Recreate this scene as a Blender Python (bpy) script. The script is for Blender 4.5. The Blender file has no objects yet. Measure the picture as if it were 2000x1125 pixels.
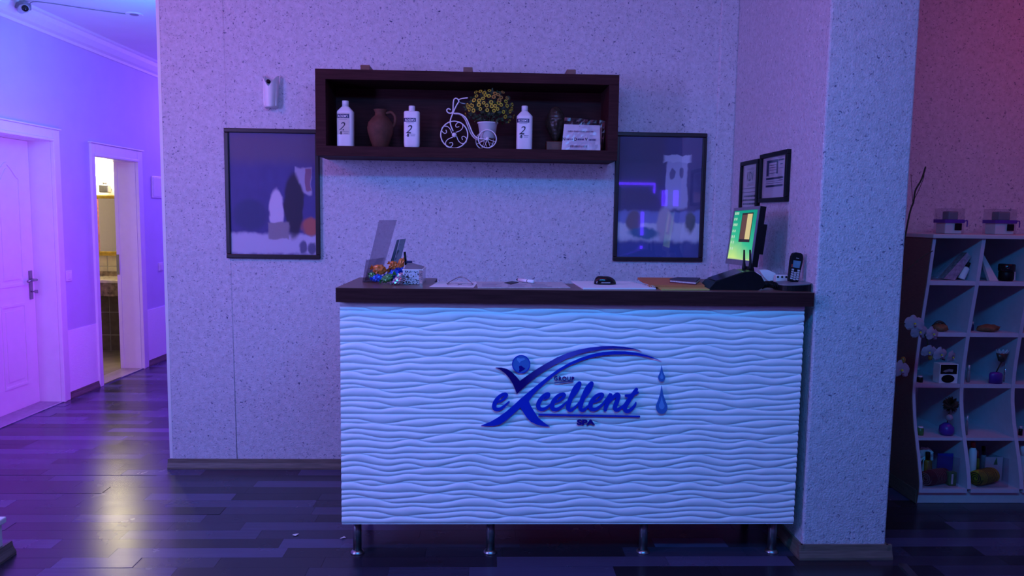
import bpy, bmesh, math, random
from mathutils import Vector, Matrix
from mathutils.geometry import tessellate_polygon

random.seed(7)
scene = bpy.context.scene
COL = scene.collection
PI = math.pi

# ---------------------------------------------------------------- camera (measured from the photograph, metres)
FPX, PITCH, YAW, ROLL, EYE = 1446.934, 0.0967121, 0.0363699, 0.0140497, 1.5
fwd = Vector((math.sin(YAW) * math.cos(PITCH), math.cos(YAW) * math.cos(PITCH), -math.sin(PITCH)))
rt0 = Vector((math.cos(YAW), -math.sin(YAW), 0))
up0 = rt0.cross(fwd)
RT = math.cos(ROLL) * rt0 + math.sin(ROLL) * up0
UP = RT.cross(fwd)
CAMP = Vector((0, 0, EYE))
cam_d = bpy.data.cameras.new('camera')
cam_d.sensor_width = 36
cam_d.lens = FPX / 2000 * 36
cam_d.clip_start = 0.05
cam = bpy.data.objects.new('camera', cam_d)
COL.objects.link(cam)
cam.matrix_world = Matrix(((RT.x, UP.x, -fwd.x, 0), (RT.y, UP.y, -fwd.y, 0), (RT.z, UP.z, -fwd.z, EYE), (0, 0, 0, 1)))
scene.camera = cam

def ray(px, py):
    return (px - 1000) / FPX * RT - (py - 562.5) / FPX * UP + fwd
def at_y(px, py, Y):
    d = ray(px, py); return CAMP + d * (Y / d.y)
def at_x(px, py, X):
    d = ray(px, py); return CAMP + d * (X / d.x)
def at_z(px, py, Z):
    d = ray(px, py); return CAMP + d * ((Z - EYE) / d.z)

# ---------------------------------------------------------------- world, lamps, exposure
scene.view_settings.view_transform = 'Standard'
scene.view_settings.look = 'None'
scene.view_settings.gamma = 1.0
scene.view_settings.use_curve_mapping = False
scene.view_settings.exposure = 0.0
w = bpy.data.worlds.new('world'); scene.world = w
w.use_nodes = True
w.node_tree.nodes['Background'].inputs[0].default_value = (0.05, 0.05, 0.2, 1)
w.node_tree.nodes['Background'].inputs[1].default_value = 0.05

def area(name, loc, target, sx, sy, color, power, spread=180):
    l = bpy.data.lights.new(name, 'AREA'); l.shape = 'RECTANGLE'; l.size = sx; l.size_y = sy
    l.color = color; l.energy = power; l.spread = math.radians(spread)
    o = bpy.data.objects.new(name, l); COL.objects.link(o)
    o.location = loc
    o.rotation_euler = (Vector(target) - Vector(loc)).to_track_quat('-Z', 'Y').to_euler()
    return o
area('blue_led_panel', (0.2, 0.7, 2.88), (0.2, 3.6, 0.7), 2.4, 0.3, (0.02, 0.33, 1.0), 50, 125)
area('violet_cove_light', (-2.9, 1.6, 1.9), (0.6, 4.0, 1.3), 0.3, 1.0, (0.28, 0.28, 1.0), 58)
area('pink_cove_light', (0.0, 2.3, 2.88), (0.1, 4.25, 1.9), 2.6, 1.0, (1.0, 0.02, 0.04), 9.5)
area('left_high_fill', (-2.6, 2.7, 2.7), (0.6, 4.29, 1.7), 0.5, 0.5, (1.0, 0.02, 0.04), 7.5)  # added pink fill, fitted to the tone of the upper wall
area('red_side_lamp', (3.3, 3.0, 2.88), (3.0, 4.29, 1.9), 1.2, 0.3, (1.0, 0.03, 0.02), 5.2)
area('front_fill_light', (0.0, -2.8, 1.6), (0.3, 3.5, 1.2), 3.0, 0.6, (0.9, 0.45, 1.0), 4.0)  # added soft fill from the opposite side, not a fixture of the room
area('corridor_violet_light', (-2.0, 4.9, 1.2), (-3.33, 5.6, 0.7), 0.2, 1.4, (0.46, 0.01, 1.0), 24)
area('corridor_blue_light', (-1.93, 5.0, 2.5), (-2.9, 5.0, 2.93), 0.12, 1.6, (0.06, 0.32, 1.0), 24)
area('corridor_end_light', (-2.5, 9.2, 2.6), (-3.0, 6.6, 1.4), 0.8, 0.3, (0.24, 0.10, 1.0), 50)

# ---------------------------------------------------------------- materials
def new_mat(name):
    m = bpy.data.materials.new(name); m.use_nodes = True
    nt = m.node_tree
    return m, nt, nt.nodes['Principled BSDF']
def lin(c):
    return tuple((x / 12.92 if x <= 0.04045 else ((x + 0.055) / 1.055) ** 2.4) for x in c)
def N(nt, t, **kw):
    n = nt.nodes.new(t)
    for k, v in kw.items():
        if k in n.inputs: n.inputs[k].default_value = v
        else: setattr(n, k, v)
    return n
def mat(name, color, rough=0.5, metal=0.0, var=0.12, scale=30.0, bump=0.0, coat=0.0, emit=None, estr=0.0, alpha=1.0, trans=0.0, spec=0.5, stretch=(1, 1, 1), ior=1.45):
    m, nt, b = new_mat(name)
    tc = N(nt, 'ShaderNodeTexCoord')
    mp = N(nt, 'ShaderNodeMapping'); mp.inputs['Scale'].default_value = stretch
    nt.links.new(tc.outputs['Object'], mp.inputs['Vector'])
    nz = N(nt, 'ShaderNodeTexNoise', Scale=scale, Detail=4.0)
    nt.links.new(mp.outputs[0], nz.inputs['Vector'])
    rp = N(nt, 'ShaderNodeValToRGB')
    c = color[:3]
    rp.color_ramp.elements[0].position = 0.3; rp.color_ramp.elements[1].position = 0.7
    rp.color_ramp.elements[0].color = tuple(x * (1 - var) for x in c) + (1,)
    rp.color_ramp.elements[1].color = tuple(min(1, x * (1 + var)) for x in c) + (1,)
    nt.links.new(nz.outputs['Fac'], rp.inputs['Fac'])
    nt.links.new(rp.outputs['Color'], b.inputs['Base Color'])
    b.inputs['Roughness'].default_value = rough
    b.inputs['Metallic'].default_value = metal
    b.inputs['Coat Weight'].default_value = coat
    b.inputs['Coat Roughness'].default_value = 0.05
    b.inputs['Specular IOR Level'].default_value = spec
    b.inputs['Transmission Weight'].default_value = trans
    b.inputs['IOR'].default_value = ior
    b.inputs['Alpha'].default_value = alpha
    if emit:
        b.inputs['Emission Color'].default_value = tuple(emit) + (1,)
        b.inputs['Emission Strength'].default_value = estr
    if bump:
        bp = N(nt, 'ShaderNodeBump', Strength=bump, Distance=0.004)
        nt.links.new(nz.outputs['Fac'], bp.inputs['Height'])
        nt.links.new(bp.outputs[0], b.inputs['Normal'])
    return m

def plaster(name, base, fleck, dens, bump=0.55):
    """silk plaster: pale fibre coat with dark-blue slivers and a little glitter"""
    m, nt, b = new_mat(name)
    L = nt.links.new
    tc = N(nt, 'ShaderNodeTexCoord')
    warp = N(nt, 'ShaderNodeTexNoise', Scale=48.0, Detail=1.0)
    L(tc.outputs['Object'], warp.inputs['Vector'])
    vm = N(nt, 'ShaderNodeVectorMath', operation='SCALE'); vm.inputs['Scale'].default_value = 0.034
    L(warp.outputs['Color'], vm.inputs[0])
    ad = N(nt, 'ShaderNodeVectorMath', operation='ADD')
    L(tc.outputs['Object'], ad.inputs[0]); L(vm.outputs[0], ad.inputs[1])
    last = None
    for sc_, th, pick, dark in ((40.0, 0.22, 0.30 * dens, 0.75), (95.0, 0.34, 0.42 * dens, 0.42), (60.0, 0.30, 0.30 * dens, 0.55), (15.0, 0.10, 0.16 * dens, 1.0)):
        vo = N(nt, 'ShaderNodeTexVoronoi', Scale=sc_)
        L(ad.outputs[0], vo.inputs['Vector'])
        lt = N(nt, 'ShaderNodeMapRange'); lt.inputs['From Min'].default_value = th; lt.inputs['From Max'].default_value = th * 0.55
        L(vo.outputs['Distance'], lt.inputs['Value'])
        sp = N(nt, 'ShaderNodeSeparateColor'); L(vo.outputs['Color'], sp.inputs[0])
        pk = N(nt, 'ShaderNodeMath', operation='LESS_THAN'); pk.inputs[1].default_value = pick
        L(sp.outputs[0], pk.inputs[0])
        mu = N(nt, 'ShaderNodeMath', operation='MULTIPLY'); L(lt.outputs[0], mu.inputs[0]); L(pk.outputs[0], mu.inputs[1])
        m2 = N(nt, 'ShaderNodeMath', operation='MULTIPLY'); L(mu.outputs[0], m2.inputs[0]); m2.inputs[1].default_value = dark
        if last:
            mx = N(nt, 'ShaderNodeMath', operation='MAXIMUM'); L(last.outputs[0], mx.inputs[0]); L(m2.outputs[0], mx.inputs[1]); last = mx
        else:
            last = m2
    cl = N(nt, 'ShaderNodeTexNoise', Scale=42.0, Detail=5.0, Roughness=0.7)
    L(tc.outputs['Object'], cl.inputs['Vector'])
    rp = N(nt, 'ShaderNodeValToRGB')
    rp.color_ramp.elements[0].position = 0.32; rp.color_ramp.elements[1].position = 0.68
    rp.color_ramp.elements[0].color = tuple(x * 0.84 for x in base) + (1,)
    rp.color_ramp.elements[1].color = tuple(min(1, x * 1.10) for x in base) + (1,)
    L(cl.outputs['Fac'], rp.inputs['Fac'])
    mix = N(nt, 'ShaderNodeMix', data_type='RGBA')
    L(last.outputs[0], mix.inputs['Factor']); L(rp.outputs[0], mix.inputs[6]); mix.inputs[7].default_value = fleck + (1,)
    # glitter specks
    vg = N(nt, 'ShaderNodeTexVoronoi', Scale=60.0); L(tc.outputs['Object'], vg.inputs['Vector'])
    sg = N(nt, 'ShaderNodeSeparateColor'); L(vg.outputs['Color'], sg.inputs[0])
    g1 = N(nt, 'ShaderNodeMath', operation='LESS_THAN'); g1.inputs[1].default_value = 0.19; L(vg.outputs['Distance'], g1.inputs[0])
    g2 = N(nt, 'ShaderNodeMath', operation='LESS_THAN'); g2.inputs[1].default_value = 0.08; L(sg.outputs[1], g2.inputs[0])
    g3 = N(nt, 'ShaderNodeMath', operation='MULTIPLY'); L(g1.outputs[0], g3.inputs[0]); L(g2.outputs[0], g3.inputs[1])
    mg = N(nt, 'ShaderNodeMix', data_type='RGBA'); L(g3.outputs[0], mg.inputs['Factor']); L(mix.outputs[2], mg.inputs[6]); mg.inputs[7].default_value = (1, 1, 1, 1)
    L(mg.outputs[2], b.inputs['Base Color'])
    b.inputs['Roughness'].default_value = 0.85
    b.inputs['Specular IOR Level'].default_value = 0.25
    big = N(nt, 'ShaderNodeTexNoise', Scale=110.0, Detail=3.0, Roughness=0.6); L(tc.outputs['Object'], big.inputs['Vector'])
    sm = N(nt, 'ShaderNodeMath', operation='ADD'); L(cl.outputs['Fac'], sm.inputs[0]); L(big.outputs['Fac'], sm.inputs[1])
    bp = N(nt, 'ShaderNodeBump', Strength=bump, Distance=0.008); L(sm.outputs[0], bp.inputs['Height']); L(bp.outputs[0], b.inputs['Normal'])
    return m

def plank_mat():
    m, nt, b = new_mat('laminate_floor')
    L = nt.links.new
    at = N(nt, 'ShaderNodeAttribute'); at.attribute_name = 'tone'
    tc = N(nt, 'ShaderNodeTexCoord')
    mp = N(nt, 'ShaderNodeMapping'); mp.inputs['Scale'].default_value = (1.6, 22, 1)
    ad = N(nt, 'ShaderNodeVectorMath', operation='ADD')
    L(tc.outputs['Object'], ad.inputs[0]); L(at.outputs['Color'], ad.inputs[1])
    L(ad.outputs[0], mp.inputs['Vector'])
    nz = N(nt, 'ShaderNodeTexNoise', Scale=2.0, Detail=5.0, Roughness=0.55, Distortion=0.15)
    L(mp.outputs[0], nz.inputs['Vector'])
    sp = N(nt, 'ShaderNodeSeparateColor'); L(at.outputs['Color'], sp.inputs[0])
    k = N(nt, 'ShaderNodeMath', operation='MULTIPLY_ADD'); k.inputs[1].default_value = 0.20
    L(nz.outputs['Fac'], k.inputs[0]); L(sp.outputs[0], k.inputs[2])
    rp = N(nt, 'ShaderNodeValToRGB')
    rp.color_ramp.elements[0].position = 0.15; rp.color_ramp.elements[1].position = 1.15
    rp.color_ramp.elements[0].color = (0.016, 0.014, 0.024, 1)
    rp.color_ramp.elements[1].color = (0.11, 0.10, 0.22, 1)
    L(k.outputs[0], rp.inputs['Fac'])
    L(rp.outputs[0], b.inputs['Base Color'])
    wn = N(nt, 'ShaderNodeTexNoise', Scale=6.0, Detail=5.0); L(tc.outputs['Object'], wn.inputs['Vector'])
    mr = N(nt, 'ShaderNodeMapRange'); mr.inputs['To Min'].default_value = 0.23; mr.inputs['To Max'].default_value = 0.30
    L(wn.outputs['Fac'], mr.inputs['Value']); L(mr.outputs[0], b.inputs['Roughness'])
    b.inputs['Specular IOR Level'].default_value = 0.68
    bp = N(nt, 'ShaderNodeBump', Strength=0.05, Distance=0.002)
    L(nz.outputs['Fac'], bp.inputs['Height']); L(bp.outputs[0], b.inputs['Normal'])
    return m

M = {}
M['plaster'] = plaster('silk_plaster', (0.66, 0.62, 0.70), (0.065, 0.07, 0.17), 1.0)
M['plaster_pillar'] = plaster('silk_plaster_coarse', (0.62, 0.60, 0.68), (0.05, 0.055, 0.15), 0.9, 0.6)
M['paint'] = mat('matt_wall_paint', (0.62, 0.54, 0.78), 0.7, var=0.03, scale=6, bump=0.03)
M['ceiling'] = mat('ceiling_paint', (0.80, 0.80, 0.82), 0.75, var=0.02, scale=5)
M['crown'] = mat('gypsum_crown', (0.82, 0.80, 0.82), 0.6, var=0.02)
M['door_white'] = mat('white_door_lacquer', (0.80, 0.78, 0.80), 0.38, var=0.02, scale=12)
M['wainscot'] = mat('embossed_wainscot_paper', (0.95, 0.92, 0.95), 0.6, var=0.03, scale=20, bump=0.5, stretch=(1, 1.2, 14))
M['floor'] = plank_mat()
M['skirting'] = mat('laminate_skirting', (0.16, 0.125, 0.10), 0.38, var=0.25, scale=9, stretch=(1, 1, 16))
M['wenge'] = mat('dark_wenge_laminate', (0.045, 0.014, 0.016), 0.6, spec=0.12, var=0.25, scale=7, stretch=(1, 8, 14))
M['frame_dark'] = mat('dark_frame_moulding', (0.020, 0.010, 0.014), 0.4, var=0.2)
M['wenge_top'] = mat('brown_worktop_laminate', (0.16, 0.085, 0.065), 0.36, var=0.2, scale=7, stretch=(1, 10, 10))
M['panel'] = mat('white_relief_panel', (0.84, 0.86, 0.90), 0.5, var=0.02, scale=16)
M['chrome'] = mat('brushed_chrome', (0.62, 0.62, 0.64), 0.22, 1.0, var=0.05)
M['leg_steel'] = mat('satin_steel', (0.20, 0.20, 0.22), 0.4, 0.9, var=0.08)
M['steel'] = mat('dull_steel', (0.35, 0.35, 0.37), 0.35, 1.0, var=0.08)
M['black'] = mat('black_plastic', (0.006, 0.006, 0.008), 0.42, var=0.2, spec=0.25)
M['black_gloss'] = mat('black_gloss_plastic', (0.010, 0.010, 0.012), 0.12, var=0.2)
M['grey_plastic'] = mat('grey_plastic', (0.22, 0.22, 0.25), 0.4, var=0.08)
M['silver'] = mat('silver_plastic', (0.55, 0.55, 0.58), 0.32, 0.3, var=0.05)
M['white'] = mat('white_plastic', (0.82, 0.80, 0.82), 0.38, var=0.03)
M['paper'] = mat('white_paper', (0.80, 0.79, 0.80), 0.7, var=0.02)
M['newsprint'] = mat('newsprint', (0.52, 0.50, 0.52), 0.75, var=0.25, scale=90, stretch=(1, 6, 1))
M['ink'] = mat('black_ink', (0.03, 0.03, 0.05), 0.6, var=0.1)
M['ink_grey'] = mat('grey_ink', (0.25, 0.24, 0.30), 0.6, var=0.1)
M['navy'] = mat('navy_print', (0.015, 0.012, 0.10), 0.45, var=0.08)
M['cream'] = mat('cream_label', (0.62, 0.58, 0.52), 0.55, var=0.05)
M['clay'] = mat('brown_clay', (0.10, 0.036, 0.022), 0.75, var=0.2, bump=0.2)
M['bronze'] = mat('dark_carved_wood', (0.055, 0.040, 0.030), 0.32, var=0.4, scale=50, bump=0.15)
M['redwood'] = mat('red_brown_wood', (0.17, 0.055, 0.035), 0.45, var=0.25, scale=20, stretch=(1, 1, 8))
M['leaf'] = mat('dark_green_leaf', (0.02, 0.045, 0.012), 0.6, var=0.4)
M['petal_yellow'] = mat('yellow_petal', (0.62, 0.52, 0.03), 0.6, var=0.15)
M['petal_orange'] = mat('amber_petal', (0.55, 0.30, 0.05), 0.6, var=0.15)
M['flower_eye'] = mat('dark_flower_centre', (0.05, 0.035, 0.01), 0.8)
M['logo_blue'] = mat('royal_blue_acrylic', (0.004, 0.032, 0.50), 0.3, var=0.03)
M['logo_dark'] = mat('indigo_acrylic', (0.010, 0.004, 0.22), 0.3, var=0.03)
M['logo_mid'] = mat('steel_blue_acrylic', (0.05, 0.17, 0.50), 0.3, var=0.03)
M['logo_light'] = mat('light_blue_acrylic', (0.13, 0.34, 0.72), 0.3, var=0.03)
M['orange_paper'] = mat('orange_folder_card', (0.50, 0.16, 0.05), 0.65, var=0.08)
M['yellow_paper'] = mat('yellow_paper', (0.55, 0.42, 0.10), 0.65, var=0.05)
M['book'] = mat('dark_leatherette', (0.035, 0.030, 0.055), 0.5, var=0.15, bump=0.1)
M['book_red'] = mat('dark_red_cover', (0.12, 0.02, 0.03), 0.5, var=0.15)
M['gold'] = mat('gilt_frame', (0.62, 0.42, 0.08), 0.3, 0.9, var=0.2, bump=0.3)
M['tile'] = mat('beige_tile', (0.52, 0.45, 0.30), 0.3, var=0.12, scale=14)
M['tile_shaded'] = mat('shaded_tile', (0.14, 0.10, 0.075), 0.3, var=0.25, scale=18)  # shade under the washstand counter is put into this tile colour
M['grout'] = mat('pale_grout', (0.50, 0.46, 0.38), 0.8)
M['marble'] = mat('brown_marble', (0.20, 0.14, 0.09), 0.15, var=0.6, scale=25)
M['marble_top'] = mat('cream_marble', (0.62, 0.55, 0.40), 0.12, var=0.15, scale=25)
M['mirror'] = mat('mirror_silver', (0.85, 0.85, 0.80), 0.03, 1.0, var=0.0)
M['lamp'] = mat('lamp_glass', (1, 1, 1), 0.3, emit=(1.0, 0.90, 0.62), estr=26)
M['cab_white'] = mat('white_cabinet_board', (0.58, 0.57, 0.60), 0.5, var=0.03)
M['cab_board'] = mat('blue_grey_cabinet_board', (0.56, 0.54, 0.64), 0.5, var=0.04)
M['cab_side'] = mat('brown_cabinet_side', (0.17, 0.10, 0.085), 0.5, var=0.15, stretch=(1, 1, 10))
M['twig'] = mat('dark_twig', (0.05, 0.03, 0.02), 0.8, var=0.3)
M['orchid'] = mat('pale_orchid_petal', (0.34, 0.26, 0.33), 0.6, var=0.06)
M['towel_red'] = mat('dark_red_towel', (0.10, 0.008, 0.010), 0.95, var=0.3, scale=80, bump=0.4)
M['towel_yellow'] = mat('olive_yellow_towel', (0.35, 0.30, 0.02), 0.95, var=0.25, scale=80, bump=0.4)
M['stripe_light'] = mat('cream_towel_stripe', (0.26, 0.15, 0.13), 0.9)
M['stripe_dark'] = mat('dark_towel_stripe', (0.05, 0.05, 0.01), 0.9)
M['wood_brown'] = mat('brown_driftwood', (0.26, 0.11, 0.05), 0.7, var=0.45, scale=25, bump=0.4)
M['blue_card'] = mat('blue_card', (0.01, 0.03, 0.28), 0.4, var=0.1)
M['green_pack'] = mat('green_wrapper', (0.06, 0.22, 0.06), 0.3, var=0.4)
M['amber_pack'] = mat('amber_bottle', (0.35, 0.17, 0.03), 0.2, var=0.3)
M['red_pack'] = mat('red_cap', (0.40, 0.05, 0.04), 0.4)
M['violet_ribbon'] = mat('violet_ribbon', (0.10, 0.03, 0.30), 0.35)
M['foil_silver'] = mat('silver_foil', (0.65, 0.62, 0.66), 0.22, 0.85, var=0.3, scale=60, bump=0.6)
M['foil_blue'] = mat('blue_foil', (0.03, 0.12, 0.60), 0.25, 0.35, var=0.4, scale=60, bump=0.5)
M['foil_orange'] = mat('orange_wrapper', (0.62, 0.17, 0.03), 0.35, 0.1, var=0.5, scale=45, bump=0.5)
M['foil_green'] = mat('green_foil', (0.10, 0.32, 0.10), 0.25, 0.3, var=0.4, scale=60, bump=0.5)
M['tissue_side'] = None
def glass(name, tint, gl=0.06, rough=0.03, fac=0.10):
    """thin clear sheet: straight-through with a fresnel gloss"""
    m = bpy.data.materials.new(name); m.use_nodes = True
    nt = m.node_tree; nt.nodes.remove(nt.nodes['Principled BSDF'])
    out = nt.nodes['Material Output']
    t = N(nt, 'ShaderNodeBsdfTransparent'); t.inputs[0].default_value = tint + (1,)
    g = N(nt, 'ShaderNodeBsdfGlossy'); g.inputs['Roughness'].default_value = rough
    lw = N(nt, 'ShaderNodeLayerWeight'); lw.inputs['Blend'].default_value = 0.12
    mr = N(nt, 'ShaderNodeMapRange'); mr.inputs['To Min'].default_value = gl; mr.inputs['To Max'].default_value = 0.5
    nt.links.new(lw.outputs['Fresnel'], mr.inputs['Value'])
    mx = N(nt, 'ShaderNodeMixShader')
    nt.links.new(mr.outputs[0], mx.inputs[0]); nt.links.new(t.outputs[0], mx.inputs[1]); nt.links.new(g.outputs[0], mx.inputs[2])
    nt.links.new(mx.outputs[0], out.inputs[0])
    return m
M['glass'] = glass('clear_glass', (0.96, 0.97, 0.98))
M['acrylic'] = glass('smoky_acrylic', (0.84, 0.80, 0.84), 0.04, 0.2)
M['acrylic_teal'] = glass('teal_acrylic', (0.45, 0.60, 0.62), 0.12, 0.1)
M['cellophane'] = glass('cellophane', (0.90, 0.90, 0.92), 0.10, 0.12)
M['film'] = glass('crinkled_film', (0.86, 0.86, 0.90), 0.07, 0.28)

# ---------------------------------------------------------------- builders
def tag(o, label=None, cat=None, group=None, kind=None):
    if label: o['label'] = label
    if cat: o['category'] = cat
    if group: o['group'] = group
    if kind: o['kind'] = kind
    return o
def empty(name, loc, label=None, cat=None, group=None, kind=None, rz=0.0):
    o = bpy.data.objects.new(name, None); o.empty_display_size = 0.05
    COL.objects.link(o); o.location = loc; o.rotation_euler = (0, 0, rz)
    return tag(o, label, cat, group, kind)
def world_loc(o):
    v = Vector((0, 0, 0))
    while o is not None:
        v += o.location; o = o.parent
    return v

class MB:
    """collects simple shapes, then links them as ONE mesh object"""
    def __init__(s): s.v = []; s.f = []; s.mi = []; s.sm = []
    def add(s, vs, fs, mi=0, smooth=False):
        n = len(s.v); s.v += [tuple(p) for p in vs]
        for f in fs:
            s.f.append(tuple(i + n for i in f)); s.mi.append(mi); s.sm.append(smooth)
        return s
    def box(s, a, b, mi=0, bev=0.0):
        x0, y0, z0 = (min(a[i], b[i]) for i in range(3)); x1, y1, z1 = (max(a[i], b[i]) for i in range(3))
        if bev <= 0:
            vs = [(x0, y0, z0), (x1, y0, z0), (x1, y1, z0), (x0, y1, z0), (x0, y0, z1), (x1, y0, z1), (x1, y1, z1), (x0, y1, z1)]
            fs = [(0, 3, 2, 1), (4, 5, 6, 7), (0, 1, 5, 4), (1, 2, 6, 5), (2, 3, 7, 6), (3, 0, 4, 7)]
            return s.add(vs, fs, mi)
        bm = bmesh.new(); bmesh.ops.create_cube(bm, size=1)
        for v in bm.verts:
            v.co = Vector(((x0 + x1) / 2 + v.co.x * (x1 - x0), (y0 + y1) / 2 + v.co.y * (y1 - y0), (z0 + z1) / 2 + v.co.z * (z1 - z0)))
        bmesh.ops.bevel(bm, geom=bm.edges[:], offset=min(bev, 0.45 * min(x1 - x0, y1 - y0, z1 - z0)), segments=2, affect='EDGES', profile=0.5)
        s.addbm(bm, mi); return s
    def addbm(s, bm, mi=0, smooth=False, mtx=None):
        bm.verts.index_update()
        vs = [(mtx @ v.co if mtx else v.co)[:] for v in bm.verts]
        s.add(vs, [[v.index for v in f.verts] for f in bm.faces], mi, smooth); bm.free(); return s
    def tube(s, pts, r, n=8, mi=0, cap=True, closed=False):
        pts = [Vector(p) for p in pts]; k = len(pts)
        rs = r if isinstance(r, (list, tuple)) else [r] * k
        vs = []; prev = None
        for i, p in enumerate(pts):
            if closed: t = pts[(i + 1) % k] - pts[i - 1]
            else: t = pts[min(i + 1, k - 1)] - pts[max(i - 1, 0)]
            if t.length < 1e-9: t = Vector((0, 0, 1))
            t.normalize()
            if prev is None:
                a = Vector((0, 0, 1)) if abs(t.z) < 0.9 else Vector((1, 0, 0))
                u = t.cross(a).normalized()
            else:
                u = (prev - t * prev.dot(t)); u = u.normalized() if u.length > 1e-6 else t.orthogonal().normalized()
            prev = u; v_ = t.cross(u)
            for j in range(n):
                a = 2 * PI * j / n
                vs.append(p + (u * math.cos(a) + v_ * math.sin(a)) * rs[i])
        fs = []
        for i in range(k if closed else k - 1):
            for j in range(n):
                a = i * n + j; b = i * n + (j + 1) % n; c = ((i + 1) % k) * n + (j + 1) % n; d = ((i + 1) % k) * n + j
                fs.append((a, b, c, d))
        if cap and not closed:
            fs.append(tuple(range(n - 1, -1, -1))); fs.append(tuple((k - 1) * n + j for j in range(n)))
        return s.add(vs, fs, mi, True)
    def lathe(s, prof, c=(0, 0, 0), n=24, mi=0, sx=1.0, sy=1.0, power=None):
        """profile of (radius, z); power: superellipse exponent for squarish sections"""
        vs = []; k = len(prof)
        for r, z in prof:
            for j in range(n):
                a = 2 * PI * j / n; ca, sa = math.cos(a), math.sin(a)
                if power:
                    ca = math.copysign(abs(ca) ** (2 / power), ca); sa = math.copysign(abs(sa) ** (2 / power), sa)
                vs.append((c[0] + r * ca * sx, c[1] + r * sa * sy, c[2] + z))
        fs = [(i * n + j, i * n + (j + 1) % n, (i + 1) * n + (j + 1) % n, (i + 1) * n + j) for i in range(k - 1) for j in range(n)]
        fs.append(tuple(range(n - 1, -1, -1))); fs.append(tuple((k - 1) * n + j for j in range(n)))
        return s.add(vs, fs, mi, True)
    def prism(s, poly, fn, d, mi=0):
        """2-D polygon poly placed by fn(u, v, depth); depth 0..d"""
        tri = tessellate_polygon([[Vector((p[0], p[1], 0)) for p in poly]])
        n = len(poly)
        vs = [fn(p[0], p[1], 0) for p in poly] + [fn(p[0], p[1], d) for p in poly]
        fs = [tuple(t) for t in tri] + [tuple(i + n for i in t[::-1]) for t in tri]
        fs += [(i, (i + 1) % n, (i + 1) % n + n, i + n) for i in range(n)]
        return s.add(vs, fs, mi)
    def ball(s, c, r, n=10, mi=0, sc=(1, 1, 1), jit=0.0):
        bm = bmesh.new(); bmesh.ops.create_uvsphere(bm, u_segments=n, v_segments=max(4, n // 2), radius=r)
        for v in bm.verts:
            k = 1 + random.uniform(-jit, jit)
            v.co = Vector((c[0] + v.co.x * sc[0] * k, c[1] + v.co.y * sc[1] * k, c[2] + v.co.z * sc[2] * k))
        return s.addbm(bm, mi, True)
    def disc(s, c, r, axis, n=20, mi=0, th=0.002):
        t = Vector(axis).normalized()
        return s.tube([Vector(c), Vector(c) + t * th], r, n, mi)
    def bar(s, a, b, wd, th, up=(0, 0, 1), mi=0):
        a, b, up = Vector(a), Vector(b), Vector(up)
        t = (b - a).normalized(); sd = t.cross(up).normalized(); u = sd.cross(t)
        vs = []
        for p in (a, b):
            for i, j in ((-1, -1), (1, -1), (1, 1), (-1, 1)):
                vs.append(p + sd * i * wd / 2 + u * j * th / 2)
        return s.add(vs, [(0, 3, 2, 1), (4, 5, 6, 7), (0, 1, 5, 4), (1, 2, 6, 5), (2, 3, 7, 6), (3, 0, 4, 7)], mi)
    def xf(s, m):
        s.v = [tuple(m @ Vector(p)) for p in s.v]; return s
    def build(s, name, mats, parent=None, local=False, label=None, cat=None, group=None, kind=None, fix=True):
        if not isinstance(mats, (list, tuple)): mats = [mats]
        off = Vector((0, 0, 0))
        if parent is not None and not local: off = world_loc(parent)
        me = bpy.data.meshes.new(name)
        me.from_pydata([(p[0] - off.x, p[1] - off.y, p[2] - off.z) for p in s.v], [], s.f)
        for mm in mats: me.materials.append(mm)
        me.polygons.foreach_set('material_index', s.mi)
        me.polygons.foreach_set('use_smooth', s.sm)
        if fix:
            bm = bmesh.new(); bm.from_mesh(me); bmesh.ops.recalc_face_normals(bm, faces=bm.faces[:]); bm.to_mesh(me); bm.free()
        me.update()
        o = bpy.data.objects.new(name, me); COL.objects.link(o)
        if parent is not None: o.parent = parent
        return tag(o, label, cat, group, kind)

def copy_tree(o, parent=None):
    c = o.copy(); COL.objects.link(c)
    if parent is not None: c.parent = parent
    for ch in list(o.children): copy_tree(ch, c)
    return c

def text_geo(txt, size, shear=0.0, bold=0.0, width=1.0, space=1.0):
    """flat glyph faces of the built-in font: (verts, faces), centred on the origin"""
    cu = bpy.data.curves.new('glyphs', 'FONT'); cu.body = txt; cu.size = size; cu.shear = shear
    cu.offset = bold; cu.space_character = space; cu.resolution_u = 3
    ob = bpy.data.objects.new('glyphs', cu); COL.objects.link(ob)
    dg = bpy.context.evaluated_depsgraph_get(); dg.update()
    me = bpy.data.meshes.new_from_object(ob.evaluated_get(dg))
    vs = [v.co.copy() for v in me.vertices]; fs = [tuple(p.vertices) for p in me.polygons]
    bpy.data.objects.remove(ob); bpy.data.curves.remove(cu); bpy.data.meshes.remove(me)
    x0 = min(v.x for v in vs); x1 = max(v.x for v in vs); y0 = min(v.y for v in vs); y1 = max(v.y for v in vs)
    return [((v.x - (x0 + x1) / 2) * width, v.y - (y0 + y1) / 2) for v in vs], fs
def put_text(mb, txt, size, fn, mi=0, d=None, **kw):
    vs, fs = text_geo(txt, size, **kw)
    if d is None:
        return mb.add([fn(x, y, 0) for x, y in vs], fs, mi)
    n = len(vs)
    edges = {}
    for f in fs:
        for i in range(len(f)):
            e = (f[i], f[(i + 1) % len(f)]); edges[e] = edges.get(e, 0) + 1
    side = [(a, b, b + n, a + n) for (a, b) in edges if (b, a) not in edges]
    return mb.add([fn(x, y, 0) for x, y in vs] + [fn(x, y, d) for x, y in vs], fs + [tuple(i + n for i in f[::-1]) for f in fs] + side, mi)
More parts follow.
